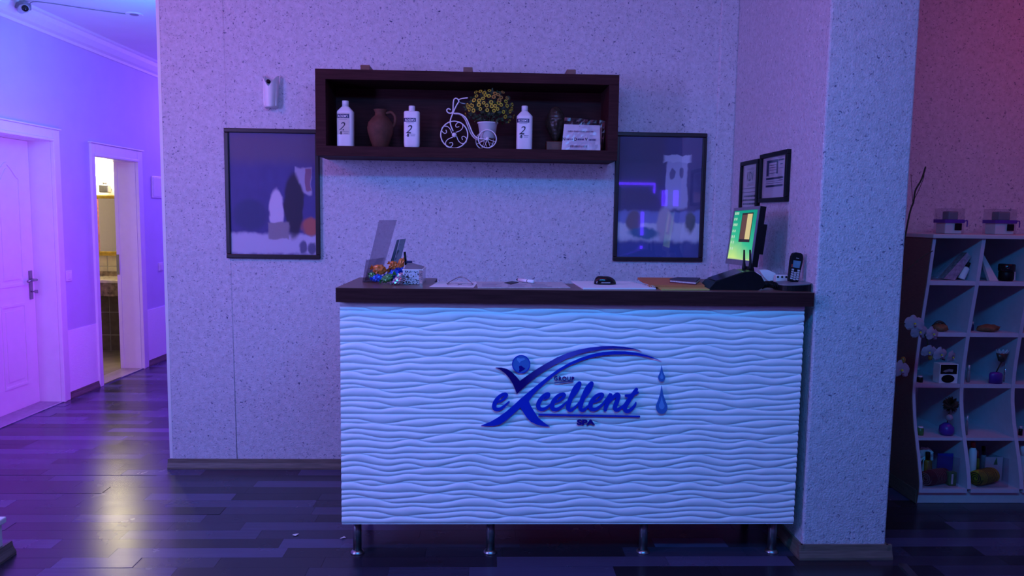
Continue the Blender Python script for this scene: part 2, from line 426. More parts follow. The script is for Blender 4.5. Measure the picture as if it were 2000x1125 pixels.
def smooth_path(pts, n=6):
    """Catmull-Rom through the points"""
    P = [Vector(p) for p in pts]; out = []
    for i in range(len(P) - 1):
        a = P[max(i - 1, 0)]; b = P[i]; c = P[i + 1]; d = P[min(i + 2, len(P) - 1)]
        for k in range(n):
            t = k / n
            out.append(0.5 * ((2 * b) + (c - a) * t + (2 * a - 5 * b + 4 * c - d) * t * t + (3 * b - a - 3 * c + d) * t ** 3))
    out.append(P[-1]); return out

# ================================================================ SETTING
YW = 4.291          # back wall plane
YD = 3.128          # front plane of the reception desk
CZ = 2.93           # ceiling height
XR, YF0, YE = 4.7, -3.4, 9.6
# corridor wall runs 1.8 degrees off the room's axis: u along it, v into the corridor
WA = math.atan(0.032)
WALL0 = Vector((-3.329, 5.104, 0))
def wl(name, **kw):
    return empty(name, WALL0, rz=-WA, **kw)
def corr(o):
    o.location = WALL0; o.rotation_euler = (0, 0, -WA); return o

# --- floor: sub-floor slab and laminate strips laid across the view
fl = MB().box((-4.2, YF0, -0.12), (XR, YE, -0.0075)).build('floor', M['skirting'], label='dark brown laminate floor of short staggered strips', cat='floor', kind='structure')
def plank_geo(x0, x1, y0, y1, dz):
    g = 0.0005
    return [(x0 + g, y0 + g, -0.0078), (x1 - g, y0 + g, -0.0078), (x1 - g, y1 - g, -0.0078), (x0 + g, y1 - g, -0.0078),
            (x0 + g, y0 + g, dz[0]), (x1 - g, y0 + g, dz[1]), (x1 - g, y1 - g, dz[2]), (x0 + g, y1 - g, dz[3])]
PF = [(4, 5, 6, 7), (0, 1, 5, 4), (1, 2, 6, 5), (2, 3, 7, 6), (3, 0, 4, 7)]
planks = []
row = 0; yy = YF0
PW = 0.0935
rnd = random.Random(11)
while yy < YE - 0.01:
    xx = -3.75 + rnd.uniform(-0.5, 0)
    lim = XR if yy < YW + 0.05 else -1.80
    while xx < lim:
        ln = rnd.choice((0.34, 0.45, 0.55, 0.62, 0.75))
        x1 = min(xx + ln, lim)
        lift = [rnd.uniform(-0.0003, 0.0003) for _ in range(4)]
        if rnd.random() < 0.03: lift[1] += 0.0015; lift[2] += 0.0015
        cx, cy = (xx + x1) / 2, yy + PW / 2
        v = Vector((cx, cy, 0)) - CAMP; dp = v.dot(fwd)
        size = 0
        if dp > 0.5:
            px = 1000 + FPX * v.dot(RT) / dp; py = 562.5 - FPX * v.dot(UP) / dp
            if -60 < px < 2060 and py < 1140 and not (cy > YW and cx < -3.35) and not (cy > 3.35 and 0.72 * cy > 0 and -0.55 < cx < 1.45): size = (x1 - xx) / dp ** 3
        planks.append((size, xx, x1, yy, min(yy + PW, YE), lift, (rnd.choice((0.0, 0.08, 0.16, 0.26, 0.42, 0.58)), rnd.random() * 9, rnd.random() * 9, 1)))
        xx = x1
    yy += PW; row += 1
planks.sort(key=lambda p: -p[0])
def plank_obj(lst, name, kind=None):
    vs = []; fs = []; cols = []
    for (s_, x0, x1, y0, y1, dz, tone) in lst:
        n = len(vs); vs += plank_geo(x0, x1, y0, y1, dz); fs += [tuple(i + n for i in f) for f in PF]; cols += [tone] * 8
    me = bpy.data.meshes.new(name); me.from_pydata(vs, [], fs); me.materials.append(M['floor'])
    a = me.color_attributes.new('tone', 'FLOAT_COLOR', 'POINT')
    a.data.foreach_set('color', [c for t in cols for c in t])
    me.update()
    o = bpy.data.objects.new(name, me); COL.objects.link(o); o.parent = fl
    if kind: o['kind'] = kind
    return o
shown = [p for p in planks if p[0] > 0][:298]
rest = [p for p in planks if p[0] <= 0] + [p for p in planks if p[0] > 0][298:]
for p in shown: plank_obj([p], 'floor_strip')
plank_obj(rest, 'floor_strips_beyond', 'stuff')
MB().box((-3.32, 4.165, -0.002), (-1.86, 4.172, 0.0006)).build('floor_joint', M['ink'], fl)
MB().box((-4.9, 5.4, -0.1), (-3.42, 8.3, 0.004)).build('floor_bathroom', mat('beige_floor_tile', (0.42, 0.36, 0.25), 0.18, var=0.15, scale=8), label='beige glossy bathroom floor beyond the open doorway', cat='floor', kind='structure')
# metal strip leaving the pillar's foot towards the camera
MB().bar((1.845, 3.06, 0.003), (1.78, 2.55, 0.003), 0.035, 0.005).build('trim_1', M['chrome'], label='metal joint strip on the floor at the pillar foot', cat='trim', kind='structure')

# --- ceiling
MB().box((-6.0, YF0, CZ), (XR, YE, CZ + 0.1)).build('ceiling', M['ceiling'], label='smooth pale ceiling above the corridor', cat='ceiling', kind='structure')

# --- walls
MB().box((-1.818, YW, 0), (XR, YW + 0.2, CZ)).build('wall_back', M['plaster'], label='pale speckled plaster wall behind the reception desk', cat='wall', kind='structure')
MB().box((-1.835, YW - 0.0015, 0.06), (-1.8175, YW + 0.2, CZ)).build('trim_2', M['crown'], label='thin white corner bead at the left end of the plaster wall', cat='trim', kind='structure')
MB().box((-1.818, YW + 0.2, 0), (-1.62, YE, CZ)).build('wall_corridor', M['paint'], label='corridor wall hidden behind the plaster wall end', cat='wall', kind='structure')
# shallow seam left of the left picture
MB().tube([(-1.472, YW + 0.0028, CZ), (-1.462, YW + 0.0028, 1.5), (-1.447, YW + 0.0028, 0.06)], 0.0045, 6).build('trim_3', M['plaster'], label='faint vertical seam in the plaster at the left edge of the left picture', cat='trim', kind='structure')
# pipe casing in the corner by the pillar
MB().box((1.318, YW - 0.012, 0.06), (1.426, YW + 0.01, CZ), bev=0.01).build('trim_4', M['plaster'], label='narrow plastered casing strip in the corner beside the pillar', cat='trim', kind='structure')
MB().box((1.424, YD, 0), (1.802, YW + 0.01, CZ), bev=0.008).build('wall_pillar', M['plaster_pillar'], label='speckled plaster pillar standing right of the desk', cat='pillar', kind='structure')
MB().box((XR, YF0, 0), (XR + 0.15, YW + 0.2, CZ)).build('wall_right', M['plaster'], label='plain side wall at the far right of the room', cat='wall', kind='structure')
MB().box((-4.2, YF0 - 0.15, 0), (XR + 0.15, YF0, CZ)).build('wall_front', M['paint'], label='wall of the room opposite the reception desk', cat='wall', kind='structure')
MB().box((-4.2, YE, 0), (-1.6, YE + 0.15, CZ)).build('wall_corridor_end', M['paint'], label='wall closing the far end of the corridor', cat='wall', kind='structure')

D1 = (-0.22, 0.71, 2.02); D2 = (1.28, 1.985, 1.955)
TH = -0.185
mb = MB()
mb.box((TH, -8.7, 0), (0, D1[0], CZ)).box((TH, D1[0], D1[2]), (0, D1[1], CZ)).box((TH, D1[1], 0), (0, D2[0], CZ)).box((TH, D2[0], D2[2]), (0, D2[1], CZ)).box((TH, D2[1], 0), (0, 4.7, CZ))
corr(mb.build('wall_left', M['paint'], label='smooth painted corridor wall with two doorways', cat='wall', kind='structure'))
# embossed wainscot between and beyond the doors
wp = wl('trim_5', label='white embossed wainscot band along the corridor wall', cat='wainscot', kind='structure')
for u0, u1 in ((0.80, 1.232), (2.10, 4.6)):
    MB().box((0, u0, 0.05), (0.006, u1, 0.545)).build('wainscot_panel', M['wainscot'], wp, local=True)
# skirting: sloped face, proud at the foot
def skirt(mb, a, b, d, h=0.058, t=0.02):
    a, b, d = Vector(a), Vector(b), Vector(d)
    prof = ((0, 0), (t, 0), (t, 0.010), (t * 0.55, h * 0.62), (t * 0.42, h), (0, h))
    ta = (b - a).normalized()
    vs = [p + d * x + Vector((0, 0, z)) for p in (a, b) for x, z in prof]
    k = len(prof)
    fs = [(i, (i + 1) % k, (i + 1) % k + k, i + k) for i in range(k)] + [tuple(range(k)), tuple(range(2 * k - 1, k - 1, -1))]
    return mb.add(vs, fs)
skirt(MB(), (-1.845, YW, 0), (1.42, YW, 0), (0, -1, 0)).build('baseboard_back', M['skirting'], label='brown laminate skirting along the plaster wall', cat='baseboard', kind='structure')
skirt(MB(), (1.80, YW, 0), (XR, YW, 0), (0, -1, 0)).build('baseboard_right', M['skirting'], label='brown skirting on the wall behind the display cabinet', cat='baseboard', kind='structure')
bb = MB(); skirt(bb, (1.404, YD, 0), (1.826, YD, 0), (0, -1, 0), 0.064, 0.026); skirt(bb, (1.424, YW, 0), (1.424, YD - 0.015, 0), (-1, 0, 0), 0.064, 0.022); skirt(bb, (1.802, YD - 0.015, 0), (1.802, YW, 0), (1, 0, 0), 0.064, 0.022)
bb.build('baseboard_pillar', M['skirting'], label='grey brown skirting wrapped round the pillar foot', cat='baseboard', kind='structure')
bl = MB()
for u0, u1 in ((-8.5, D1[0] - 0.09), (0.80, 1.232), (2.10, 4.6)):
    skirt(bl, (0.004, u0, 0), (0.004, u1, 0), (1, 0, 0), 0.055, 0.016)
corr(bl.build('baseboard_left', M['skirting'], label='skirting along the corridor wall between the doors', cat='baseboard', kind='structure'))
# crown moulding of the corridor
cm = MB()
prof = ((0, 2.805), (0.018, 2.805), (0.022, 2.825), (0.05, 2.838), (0.085, 2.875), (0.098, 2.905), (0.115, 2.912), (0.115, CZ), (0, CZ))
vs = [(x, u, z) for u in (-8.5, 4.5) for x, z in prof]; k = len(prof)
cm.add(vs, [(i, (i + 1) % k, (i + 1) % k + k, i + k) for i in range(k)])
corr(cm.build('trim_6', M['crown'], label='white crown moulding where corridor wall meets ceiling', cat='moulding', kind='structure'))

# --- door 1: closed white panelled leaf, deep reveal
d1 = wl('door_1', label='closed white panelled door at the left edge', cat='door', kind='structure')
def casing(root, D, wl_, wr, top):
    for nm, a, b in (('casing_post', (0, D[0] - wl_, 0), (0.022, D[0], D[2] + top)), ('casing_post', (0, D[1], 0), (0.022, D[1] + wr, D[2] + top)), ('casing_head', (0, D[0], D[2]), (0.022, D[1], D[2] + top))):
        MB().box(a, b, bev=0.004).build(nm, M['door_white'], root, local=True)
    for nm, a, b in (('casing_bead', (0.0, D[1] - 0.004, 0), (0.03, D[1] + 0.018, D[2] + 0.018)), ('casing_bead', (0.0, D[0], D[2] - 0.004), (0.03, D[1], D[2] + 0.018))):
        MB().box(a, b, bev=0.004).build(nm, M['door_white'], root, local=True)
    MB().box((0, D[0] - wl_ - 0.012, D[2] + top), (0.034, D[1] + wr + 0.012, D[2] + top + 0.012), bev=0.003).build('casing_cap', M['door_white'], root, local=True)
casing(d1, D1, 0.09, 0.085, 0.085)
jb = MB().box((TH, D1[1] - 0.006, 0), (0, D1[1], D1[2])).box((TH, D1[0], D1[2] - 0.006), (0, D1[1], D1[2])).box((TH, D1[0], 0), (0, D1[0] + 0.006, D1[2]))
jb.build('door_jamb', M['door_white'], d1, local=True)
LV = -0.165
leaf = MB().box((LV - 0.04, D1[0] + 0.008, 0.006), (LV, D1[1] - 0.008, D1[2] - 0.008)).build('door_leaf', M['door_white'], d1, local=True)
# raised panels with an arched upper one
def arch_panel(u0, u1, z0, z1, rise):
    pts = [(u0, z0), (u1, z0), (u1, z1 - rise)]
    for i in range(1, 12):
        t = i / 12; pts.append((u1 + (u0 - u1) * t, z1 - rise + rise * (math.sin(PI * t) ** 1.6)))
    pts.append((u0, z1 - rise)); return pts
def ring(mb, poly, wdt, fn, d):
    c = Vector((sum(p[0] for p in poly) / len(poly), sum(p[1] for p in poly) / len(poly)))
    n = len(poly); inn = []
    for p in poly:
        q = Vector(p); dr = (c - q); inn.append((q.x + math.copysign(min(wdt, abs(dr.x)), dr.x), q.y + math.copysign(min(wdt, abs(dr.y)), dr.y)))
    vs = [fn(*p, 0) for p in poly] + [fn(*p, d) for p in poly] + [fn(*p, d) for p in inn] + [fn(*p, 0) for p in inn]
    fs = []
    for i in range(n):
        j = (i + 1) % n
        for k in range(3): fs.append((k * n + i, k * n + j, (k + 1) * n + j, (k + 1) * n + i))
    mb.add(vs, fs)
for u0, u1 in ((-0.09, 0.18), (0.31, 0.58)):
    for z0, z1, rise in ((0.18, 0.80, 0.0), (0.93, 1.84, 0.10)):
        rb = MB(); ring(rb, arch_panel(u0, u1, z0, z1, rise) if rise else [(u0, z0), (u1, z0), (u1, z1), (u0, z1)], 0.018, lambda a, b, c: (LV + c, a, b), 0.007)
        rb.prism([(p[0], p[1]) for p in (arch_panel(u0 + 0.045, u1 - 0.045, z0 + 0.05, z1 - 0.045, rise) if rise else [(u0 + 0.045, z0 + 0.05), (u1 - 0.045, z0 + 0.05), (u1 - 0.045, z1 - 0.05), (u0 + 0.045, z1 - 0.05)])], lambda a, b, c: (LV + c, a, b), 0.005)
        rb.build('leaf_panel', M['door_white'], leaf, local=True)
hp = MB().box((LV, 0.633, 0.815), (LV + 0.008, 0.673, 1.035), bev=0.004).build('handle_plate', M['steel'], d1, local=True)
MB().tube([(LV, 0.653, 0.965), (LV + 0.05, 0.653, 0.965), (LV + 0.055, 0.60, 0.965), (LV + 0.052, 0.545, 0.962)], 0.009, 8).build('door_lever', M['steel'], hp, local=True)
MB().tube([(LV, 0.653, 0.875), (LV + 0.045, 0.653, 0.875)], 0.005, 8).box((LV + 0.03, 0.65, 0.862), (LV + 0.055, 0.656, 0.888)).build('door_key', M['steel'], hp, local=True)
MB().box((LV - 0.03, D1[0], -0.001), (0.012, D1[1], 0.0055)).build('threshold_board', mat('grey_threshold', (0.34, 0.30, 0.36), 0.4), d1, local=True)
MB().box((0.0, D1[0], 0.0), (0.02, D1[1], 0.006)).build('threshold_strip', M['chrome'], d1, local=True)

# --- door 2: open doorway to the bathroom
d2 = wl('door_2', label='open doorway with white casing to the lit bathroom', cat='door', kind='structure')
casing(d2, D2, 0.055, 0.098, 0.10)
MB().box((TH, D2[1] - 0.008, 0), (0, D2[1], D2[2])).box((TH, D2[0], D2[2] - 0.008), (0, D2[1], D2[2])).box((TH, D2[0], 0), (0, D2[0] + 0.008, D2[2])).build('door_jamb', M['door_white'], d2, local=True)
MB().box((TH - 0.012, D2[1] - 0.013, 0), (TH + 0.02, D2[1] - 0.004, D2[2])).build('door_stop', M['door_white'], d2, local=True)
MB().box((TH - 0.014, D2[1] - 0.018, 0.90), (TH + 0.012, D2[1] - 0.012, 1.09)).build('strike_plate', M['steel'], d2, local=True)
MB().box((TH, D2[0], -0.001), (0.0, D2[1], 0.006)).build('threshold_board', mat('pale_threshold', (0.45, 0.38, 0.33), 0.3), d2, local=True)
MB().box((0.0, D2[0], 0.0), (0.02, D2[1], 0.008)).build('threshold_strip', M['chrome'], d2, local=True)

# --- corridor fittings
def switch(u, z, w_=0.075, h_=0.085):
    t = wl('light_switch', cat='switch')
    MB().box((0, u - w_ / 2, z - h_ / 2), (0.009, u + w_ / 2, z + h_ / 2), bev=0.003).build('switch_plate', M['white'], t, local=True)
    MB().box((0.009, u - 0.020, z - 0.026), (0.013, u + 0.020, z + 0.026), bev=0.002).build('rocker', M['white'], t, local=True)
    return t
tag(switch(0.868, 0.98), 'square white light switch between the two corridor doors')
tag(switch(2.42, 0.948, 0.085, 0.08), 'small white switch on the wall beyond the bathroom doorway')
eb = wl('wall_box', label='shallow white panel box mounted beyond the bathroom doorway', cat='box')
MB().box((0, 2.285, 1.63), (0.012, 2.60, 1.84), bev=0.004).build('box_frame', M['white'], eb, local=True)
MB().box((0.012, 2.30, 1.645), (0.015, 2.585, 1.825), bev=0.003).build('box_lid', M['white'], eb, local=True)
# downlight (off), cable and small sensor on the crown moulding
dlp = at_z(262, 27, CZ)
dl = empty('ceiling_downlight', dlp, 'unlit round recessed downlight in the corridor ceiling', 'light')
MB().lathe([(0.036, -0.006), (0.052, -0.008), (0.060, -0.004), (0.060, 0.0), (0.036, 0.0)], dlp, 28).build('bezel', M['white'], dl)
MB().lathe([(0.001, -0.0075), (0.030, -0.0075), (0.034, -0.004), (0.034, 0.01)], dlp, 24).build('lens', M['grey_plastic'], dl)
sp = at_x(44, 17, -3.20)
sn = empty('ceiling_sensor', sp, 'small grey swivel camera fixed to the crown moulding', 'camera')
MB().box((sp.x - 0.05, sp.y - 0.03, sp.z + 0.0), (sp.x + 0.035, sp.y + 0.05, sp.z + 0.045), bev=0.008).build('bracket', M['grey_plastic'], sn)
hd = MB().tube([(sp.x - 0.01, sp.y + 0.0, sp.z - 0.005), (sp.x + 0.07, sp.y - 0.09, sp.z - 0.02)], 0.028, 14).build('camera_head', M['silver'], sn)
MB().tube([(sp.x + 0.068, sp.y - 0.088, sp.z - 0.02), (sp.x + 0.074, sp.y - 0.095, sp.z - 0.0215)], 0.021, 14).build('camera_lens', M['black_gloss'], hd)
ca = Vector((sp.x + 0.09, sp.y + 0.02, CZ - 0.003))
MB().tube(smooth_path([(sp.x + 0.03, sp.y + 0.03, sp.z + 0.03), ca, (ca + dlp) / 2 + Vector((0.0, 0.0, -0.006)), dlp + Vector((-0.056, 0, -0.003))], 5), 0.003, 6).build('cable', M['grey_plastic'], label='thin cable stapled along the ceiling to the downlight', cat='cable')

# ================================================================ BATHROOM beyond door 2
BY = 8.0
MB().box((-5.0, BY, 0), (-3.3, BY + 0.12, CZ)).build('wall_bathroom', mat('cream_bathroom_paint', (0.82, 0.78, 0.66), 0.6, var=0.03), label='cream bathroom wall seen through the open doorway', cat='wall', kind='structure')
MB().box((-5.0, 5.3, 0), (-4.9, BY, CZ)).box((-4.9, 5.3, 0), (-3.6, 5.4, CZ)).build('wall_bathroom_side', mat('cream_side_paint', (0.75, 0.70, 0.60), 0.6, var=0.03), label='bathroom side walls left of the doorway view', cat='wall', kind='structure')
bw = bpy.data.objects['wall_bathroom']
zc = at_y(205, 546, 7.55).z
MB().box((-4.88, BY - 0.004, 0), (-3.62, BY, zc + 0.34)).build('tile_grout', M['grout'], bw)
tx = at_y(211, 519, BY).x
for i in range(-3, 3):
    for j in range(6):
        x0, x1 = tx + i * 0.22, tx + (i + 1) * 0.22
        z0 = zc + 0.10 + (j - 4) * 0.245; z1 = z0 + 0.245
        if j >= 5: z1 = z0 + 0.12
        if z1 < 0.02 or x0 < -4.88 or x1 > -3.60: continue
        MB().box((x0 + 0.004, BY - 0.010, max(0.006, z0 + 0.004)), (x1 - 0.004, BY - 0.003, z1 - 0.004), bev=0.002).build('wall_tile', M['tile'] if z0 > zc - 0.2 else M['tile_shaded'], bw)
vn = empty('bathroom_vanity', (-4.25, 7.75, 0), 'marble topped washstand against the bathroom wall', 'washstand')
MB().box((-4.86, 7.52, zc - 0.035), (-3.64, BY - 0.012, zc), bev=0.01).build('marble_top', M['marble_top'], vn)
MB().box((-4.86, 7.53, zc - 0.17), (-3.64, 7.57, zc - 0.035), bev=0.01).build('marble_apron', M['marble'], vn)
MB().box((-4.86, BY - 0.04, zc), (-3.64, BY - 0.012, zc + 0.05)).build('backsplash', M['marble'], vn)
for x in (-4.84, -3.68): MB().box((x, 7.60, 0.004), (x + 0.03, BY - 0.014, zc - 0.05)).build('support', M['tile_shaded'], vn)
a = at_y(188, 381, BY - 0.02); b = at_y(188, 499, BY - 0.02)
mr = empty('bathroom_mirror', (a.x + 0.3, BY - 0.02, b.z), 'large mirror in a gilt frame over the washstand', 'mirror')
mx1 = a.x + 0.62
for p, q in (((a.x, a.z - 0.035), (mx1, a.z)), ((a.x, b.z), (mx1, b.z + 0.045)), ((a.x, b.z + 0.045), (a.x + 0.012, a.z - 0.035)), ((mx1 - 0.012, b.z + 0.045), (mx1, a.z - 0.035))):
    MB().box((p[0], BY - 0.035, p[1]), (q[0], BY - 0.002, q[1]), bev=0.008).build('frame_rail', M['gold'], mr)
MB().box((a.x + 0.012, BY - 0.018, b.z + 0.045), (mx1 - 0.012, BY - 0.006, a.z - 0.035)).build('mirror_pane', M['mirror'], mr)
lp = at_y(204, 338, BY - 0.12)
lm = empty('bathroom_wall_lamp', (lp.x, BY, lp.z), 'bright globe lamp glowing above the bathroom mirror', 'lamp')
MB().ball(lp, 0.085, 20).build('glass_globe', M['lamp'], lm)
MB().box((lp.x - 0.045, BY - 0.16, lp.z - 0.20), (lp.x + 0.045, BY - 0.08, lp.z - 0.12), bev=0.008).tube([(lp.x, BY - 0.12, lp.z - 0.13), (lp.x, BY - 0.12, lp.z - 0.075)], 0.02, 10).tube([(lp.x, BY - 0.1, lp.z - 0.16), (lp.x, BY, lp.z - 0.16)], 0.012, 8).build('lamp_base', M['steel'], lm)
bl_ = bpy.data.lights.new('bathroom_bulb', 'POINT'); bl_.color = (1.0, 0.86, 0.50); bl_.energy = 24; bl_.shadow_soft_size = 0.1
blo = bpy.data.objects.new('bathroom_bulb', bl_); COL.objects.link(blo); blo.location = (lp.x, lp.y - 0.13, lp.z + 0.05)

# ================================================================ LED strips on the wall opposite (seen in the picture glass)
led = mat('led_diffuser', (0.5, 0.4, 1), 0.4, emit=(0.10, 0.02, 1.0), estr=9)
rl = empty('led_strip_light', (2.3, YF0 + 0.01, 2.0), 'violet LED strip edging the alcove opposite the desk', 'light')
MB().box((1.55, YF0 + 0.004, 2.03), (2.72, YF0 + 0.03, 2.065)).build('led_strip', led, rl)
MB().box((2.69, YF0 + 0.004, 1.90), (2.72, YF0 + 0.03, 2.03)).build('led_strip', led, rl)
for x0, x1, z0, z1 in ((2.50, 2.55, 1.22, 1.60), (2.83, 2.92, 1.70, 1.95), (3.02, 3.10, 1.70, 1.95), (3.20, 3.28, 1.70, 1.95), (2.50, 2.54, 0.85, 1.05)):
    MB().box((x0, YF0 + 0.004, z0), (x1, YF0 + 0.03, z1)).build('led_strip', led, rl)

# ================================================================ RECEPTION DESK
ZT, ZB = 1.193, 1.133
PX0, PX1, PZ0 = -0.612, 1.379, 0.157
desk = empty('reception_desk', (0.38, 3.2, 0), 'white wave relief reception desk with dark brown counter', 'desk')
# counter: front ledge with deeper returns at both ends
poly = [(-0.622, YD - 0.035), (1.402, YD - 0.035), (1.402, 3.75), (0.86, 3.75), (0.86, 3.40), (-0.235, 3.40), (-0.235, 3.62), (-0.612, 3.62)]
MB().prism(poly, lambda x, y, d: (x, y, ZB + d), ZT - ZB - 0.0015).build('countertop_core', M['wenge'], desk)
MB().prism(poly, lambda x, y, d: (x, y, ZT - 0.0015 + d), 0.0015).build('countertop_surface', M['wenge_top'], desk)

# 50 cm relief tiles: ribs whose valleys wander and pinch
NR = 20
TW, THt = 0.494, 0.487
rr = random.Random(5)
coef = [[(rr.uniform(0.06, 0.30), rr.uniform(0, 2 * PI)), (rr.uniform(0.04, 0.17), rr.uniform(0, 2 * PI)), (rr.uniform(0.0, 0.04), rr.uniform(0, 2 * PI))] for _ in range(NR)]
pins = [(0.317, 0.08), (0.63, 0.233), (0.79, 0.489), (0.288, 0.757), (0.81, 0.732), (0.05, 0.62), (0.52, 0.93), (0.12, 0.36), (0.45, 0.62), (0.93, 0.15)]
def gaps(u):
    A = [sum(a * math.cos(2 * PI * (k + 1) * u + p) for k, (a, p) in enumerate(coef[i])) for i in range(NR)]
    g = [math.exp(1.0 * (A[i] - 0.9 * A[i - 1])) for i in range(NR)]
    for pu, pv in pins:
        i = int(pv * NR); du = abs(u - pu); du = min(du, 1 - du)
        q = math.exp(-(du / 0.13) ** 2); take = g[i] * 0.96 * q
        g[i] -= take; g[i - 1] += take * 0.5; g[(i + 1) % NR] += take * 0.5
    t = sum(g); out = [0]
    for v in g: out.append(out[-1] + v / t)
    return out
NX, NZ = 360, 560
vs = []
for i in range(NX + 1):
    x = PX0 + (PX1 - PX0) * i / NX
    G = gaps(((x - PX0) / TW) % 1.0)
    j0 = 0
    for j in range(NZ + 1):
        z = ZB - (ZB - PZ0) * j / NZ
        v = ((ZB - z) / THt) % 1.0
        k = 0
        while k < NR - 1 and v > G[k + 1]: k += 1
        wd = max(1e-5, G[k + 1] - G[k]); t = (v - G[k]) / wd
        # asymmetric rib: steep upper flank, long belly
        h = math.sin(PI * t ** 0.92) ** 0.52
        amp = min(0.0098, 0.0092 * (wd * THt / 0.026) ** 0.8)
        vs.append((x, YD + 0.006 - amp * h, z))
fs = []
for i in range(NX):
    for j in range(NZ):
        a = i * (NZ + 1) + j
        fs.append((a, a + 1, a + NZ + 2, a + NZ + 1))
pm = MB(); pm.add(vs, fs, 0, True)
fp = pm.build('front_panel', M['panel'], desk, fix=False)
MB().box((PX0 + 0.001, YD + 0.006, PZ0), (PX1 - 0.001, YD + 0.03, ZB)).build('panel_board', M['panel'], desk)
for x in (PX0 + 0.012, PX1 - 0.03): MB().box((x, YD + 0.03, PZ0), (x + 0.018, 3.60, ZB)).build('side_board', M['wenge'], desk)
MB().box((PX0 + 0.03, YD + 0.03, PZ0), (PX1 - 0.03, 3.60, PZ0 + 0.02)).build('bottom_board', M['wenge'], desk)
for x in (-0.556, 0.035, 0.724, 1.312):
    lg = MB().lathe([(0.019, 0.012), (0.019, PZ0)], (x, 3.19, 0), 20).build('leg', M['leg_steel'], desk)
    MB().lathe([(0.031, 0.0), (0.031, 0.004), (0.024, 0.012), (0.019, 0.016)], (x, 3.19, 0), 20).build('foot_ring', M['steel'], lg)
for x in (-0.556, 1.312):
    lg = MB().lathe([(0.019, 0.012), (0.019, PZ0)], (x, 3.54, 0), 16).build('leg', M['leg_steel'], desk)
    MB().lathe([(0.031, 0.0), (0.031, 0.004), (0.024, 0.012), (0.019, 0.016)], (x, 3.54, 0), 16).build('foot_ring', M['chrome'], lg)

# ================================================================ SIGN on the desk front (cut acrylic shapes)
sg = empty('company_sign', at_y(1110, 830, YD - 0.008), 'blue cut out logo sign reading eXcellent on the desk front', 'sign')
YS = YD - 0.0070
def LG(zx, zy, d=0.0):
    p = at_y(900 + zx / 4.5454, 640 + zy / 4.5454, YS); return (p.x, YS - d, p.z)
up_sw = [(308, 352), (360, 353), (410, 365), (450, 390), (490, 430), (525, 470), (580, 430), (660, 375), (750, 320), (850, 265), (950, 222), (1050, 193), (1150, 174), (1250, 164), (1350, 162), (1450, 168), (1530, 182), (1580, 197), (1605, 208),
         (1540, 192), (1450, 184), (1350, 182), (1250, 190), (1150, 206), (1050, 232), (950, 268), (850, 318), (760, 370), (680, 425), (600, 490), (540, 545), (497, 587), (480, 540), (460, 495), (430, 445), (395, 405), (350, 370)]
lo_sw = [(1782, 296), (1720, 268), (1650, 242), (1560, 220), (1460, 209), (1360, 207), (1260, 215), (1160, 235), (1060, 268), (960, 312), (860, 370), (780, 428), (700, 490), (620, 555), (540, 620), (470, 685), (400, 745), (330, 795), (260, 835), (180, 866),
         (230, 870), (300, 868), (350, 855), (410, 815), (470, 760), (528, 708), (555, 750), (585, 795), (620, 832), (680, 860), (740, 872), (790, 875), (740, 842), (690, 800), (650, 740), (620, 690), (603, 650),
         (640, 595), (700, 535), (760, 480), (830, 420), (900, 372), (980, 328), (1060, 295), (1150, 265), (1250, 245), (1350, 236), (1460, 234), (1560, 243), (1650, 258), (1720, 275)]
# the upper swoosh fades from indigo to steel blue and back: print on the acrylic
def swoosh_mat():
    m, nt, b = new_mat('graded_blue_acrylic')
    tc = N(nt, 'ShaderNodeTexCoord'); sx = N(nt, 'ShaderNodeSeparateXYZ'); nt.links.new(tc.outputs['Generated'], sx.inputs[0])
    rp = N(nt, 'ShaderNodeValToRGB'); e = rp.color_ramp.elements
    e[0].position = 0.0; e[0].color = (0.005, 0.002, 0.13, 1); e[1].position = 1.0; e[1].color = (0.004, 0.012, 0.26, 1)
    for p, c in ((0.2, (0.006, 0.002, 0.15, 1)), (0.48, (0.10, 0.10, 0.50, 1)), (0.75, (0.02, 0.03, 0.36, 1))):
        x = e.new(p); x.color = c
    nt.links.new(sx.outputs[0], rp.inputs[0]); nt.links.new(rp.outputs[0], b.inputs['Base Color']); b.inputs['Roughness'].default_value = 0.3
    return m
MB().prism(up_sw, LG, 0.006).build('upper_swoosh', swoosh_mat(), sg, label='graded indigo and steel blue swoosh')
MB().prism(lo_sw, LG, 0.006).build('lower_swoosh', M['logo_blue'], sg)
circ = lambda cx, cy, r, n=36: [(cx + r * math.cos(2 * PI * i / n), cy + r * math.sin(2 * PI * i / n)) for i in range(n)]
gb = MB().prism(circ(535, 322, 80), LG, 0.006).build('globe', M['logo_mid'], sg, label='round globe disc in steel blue')
gr = MB(); ring(gr, circ(535, 322, 81), 6, lambda a, b, c: LG(a, b, 0.006 + c), 0.0005); gr.build('globe_rim', M['logo_blue'], gb)
lf = lambda a, b, c: LG(a, b, 0.0062 + c)
MB().prism([(500, 265), (530, 272), (560, 268), (572, 278), (550, 290), (530, 296), (522, 310), (512, 300), (498, 285)], lf, 0.0005).build('continent', M['logo_light'], gb)
MB().prism([(515, 340), (535, 333), (555, 350), (572, 358), (560, 372), (540, 382), (528, 390), (514, 386), (520, 368)], lf, 0.0005).build('continent', M['logo_dark'], gb)
LVL = [0.0]
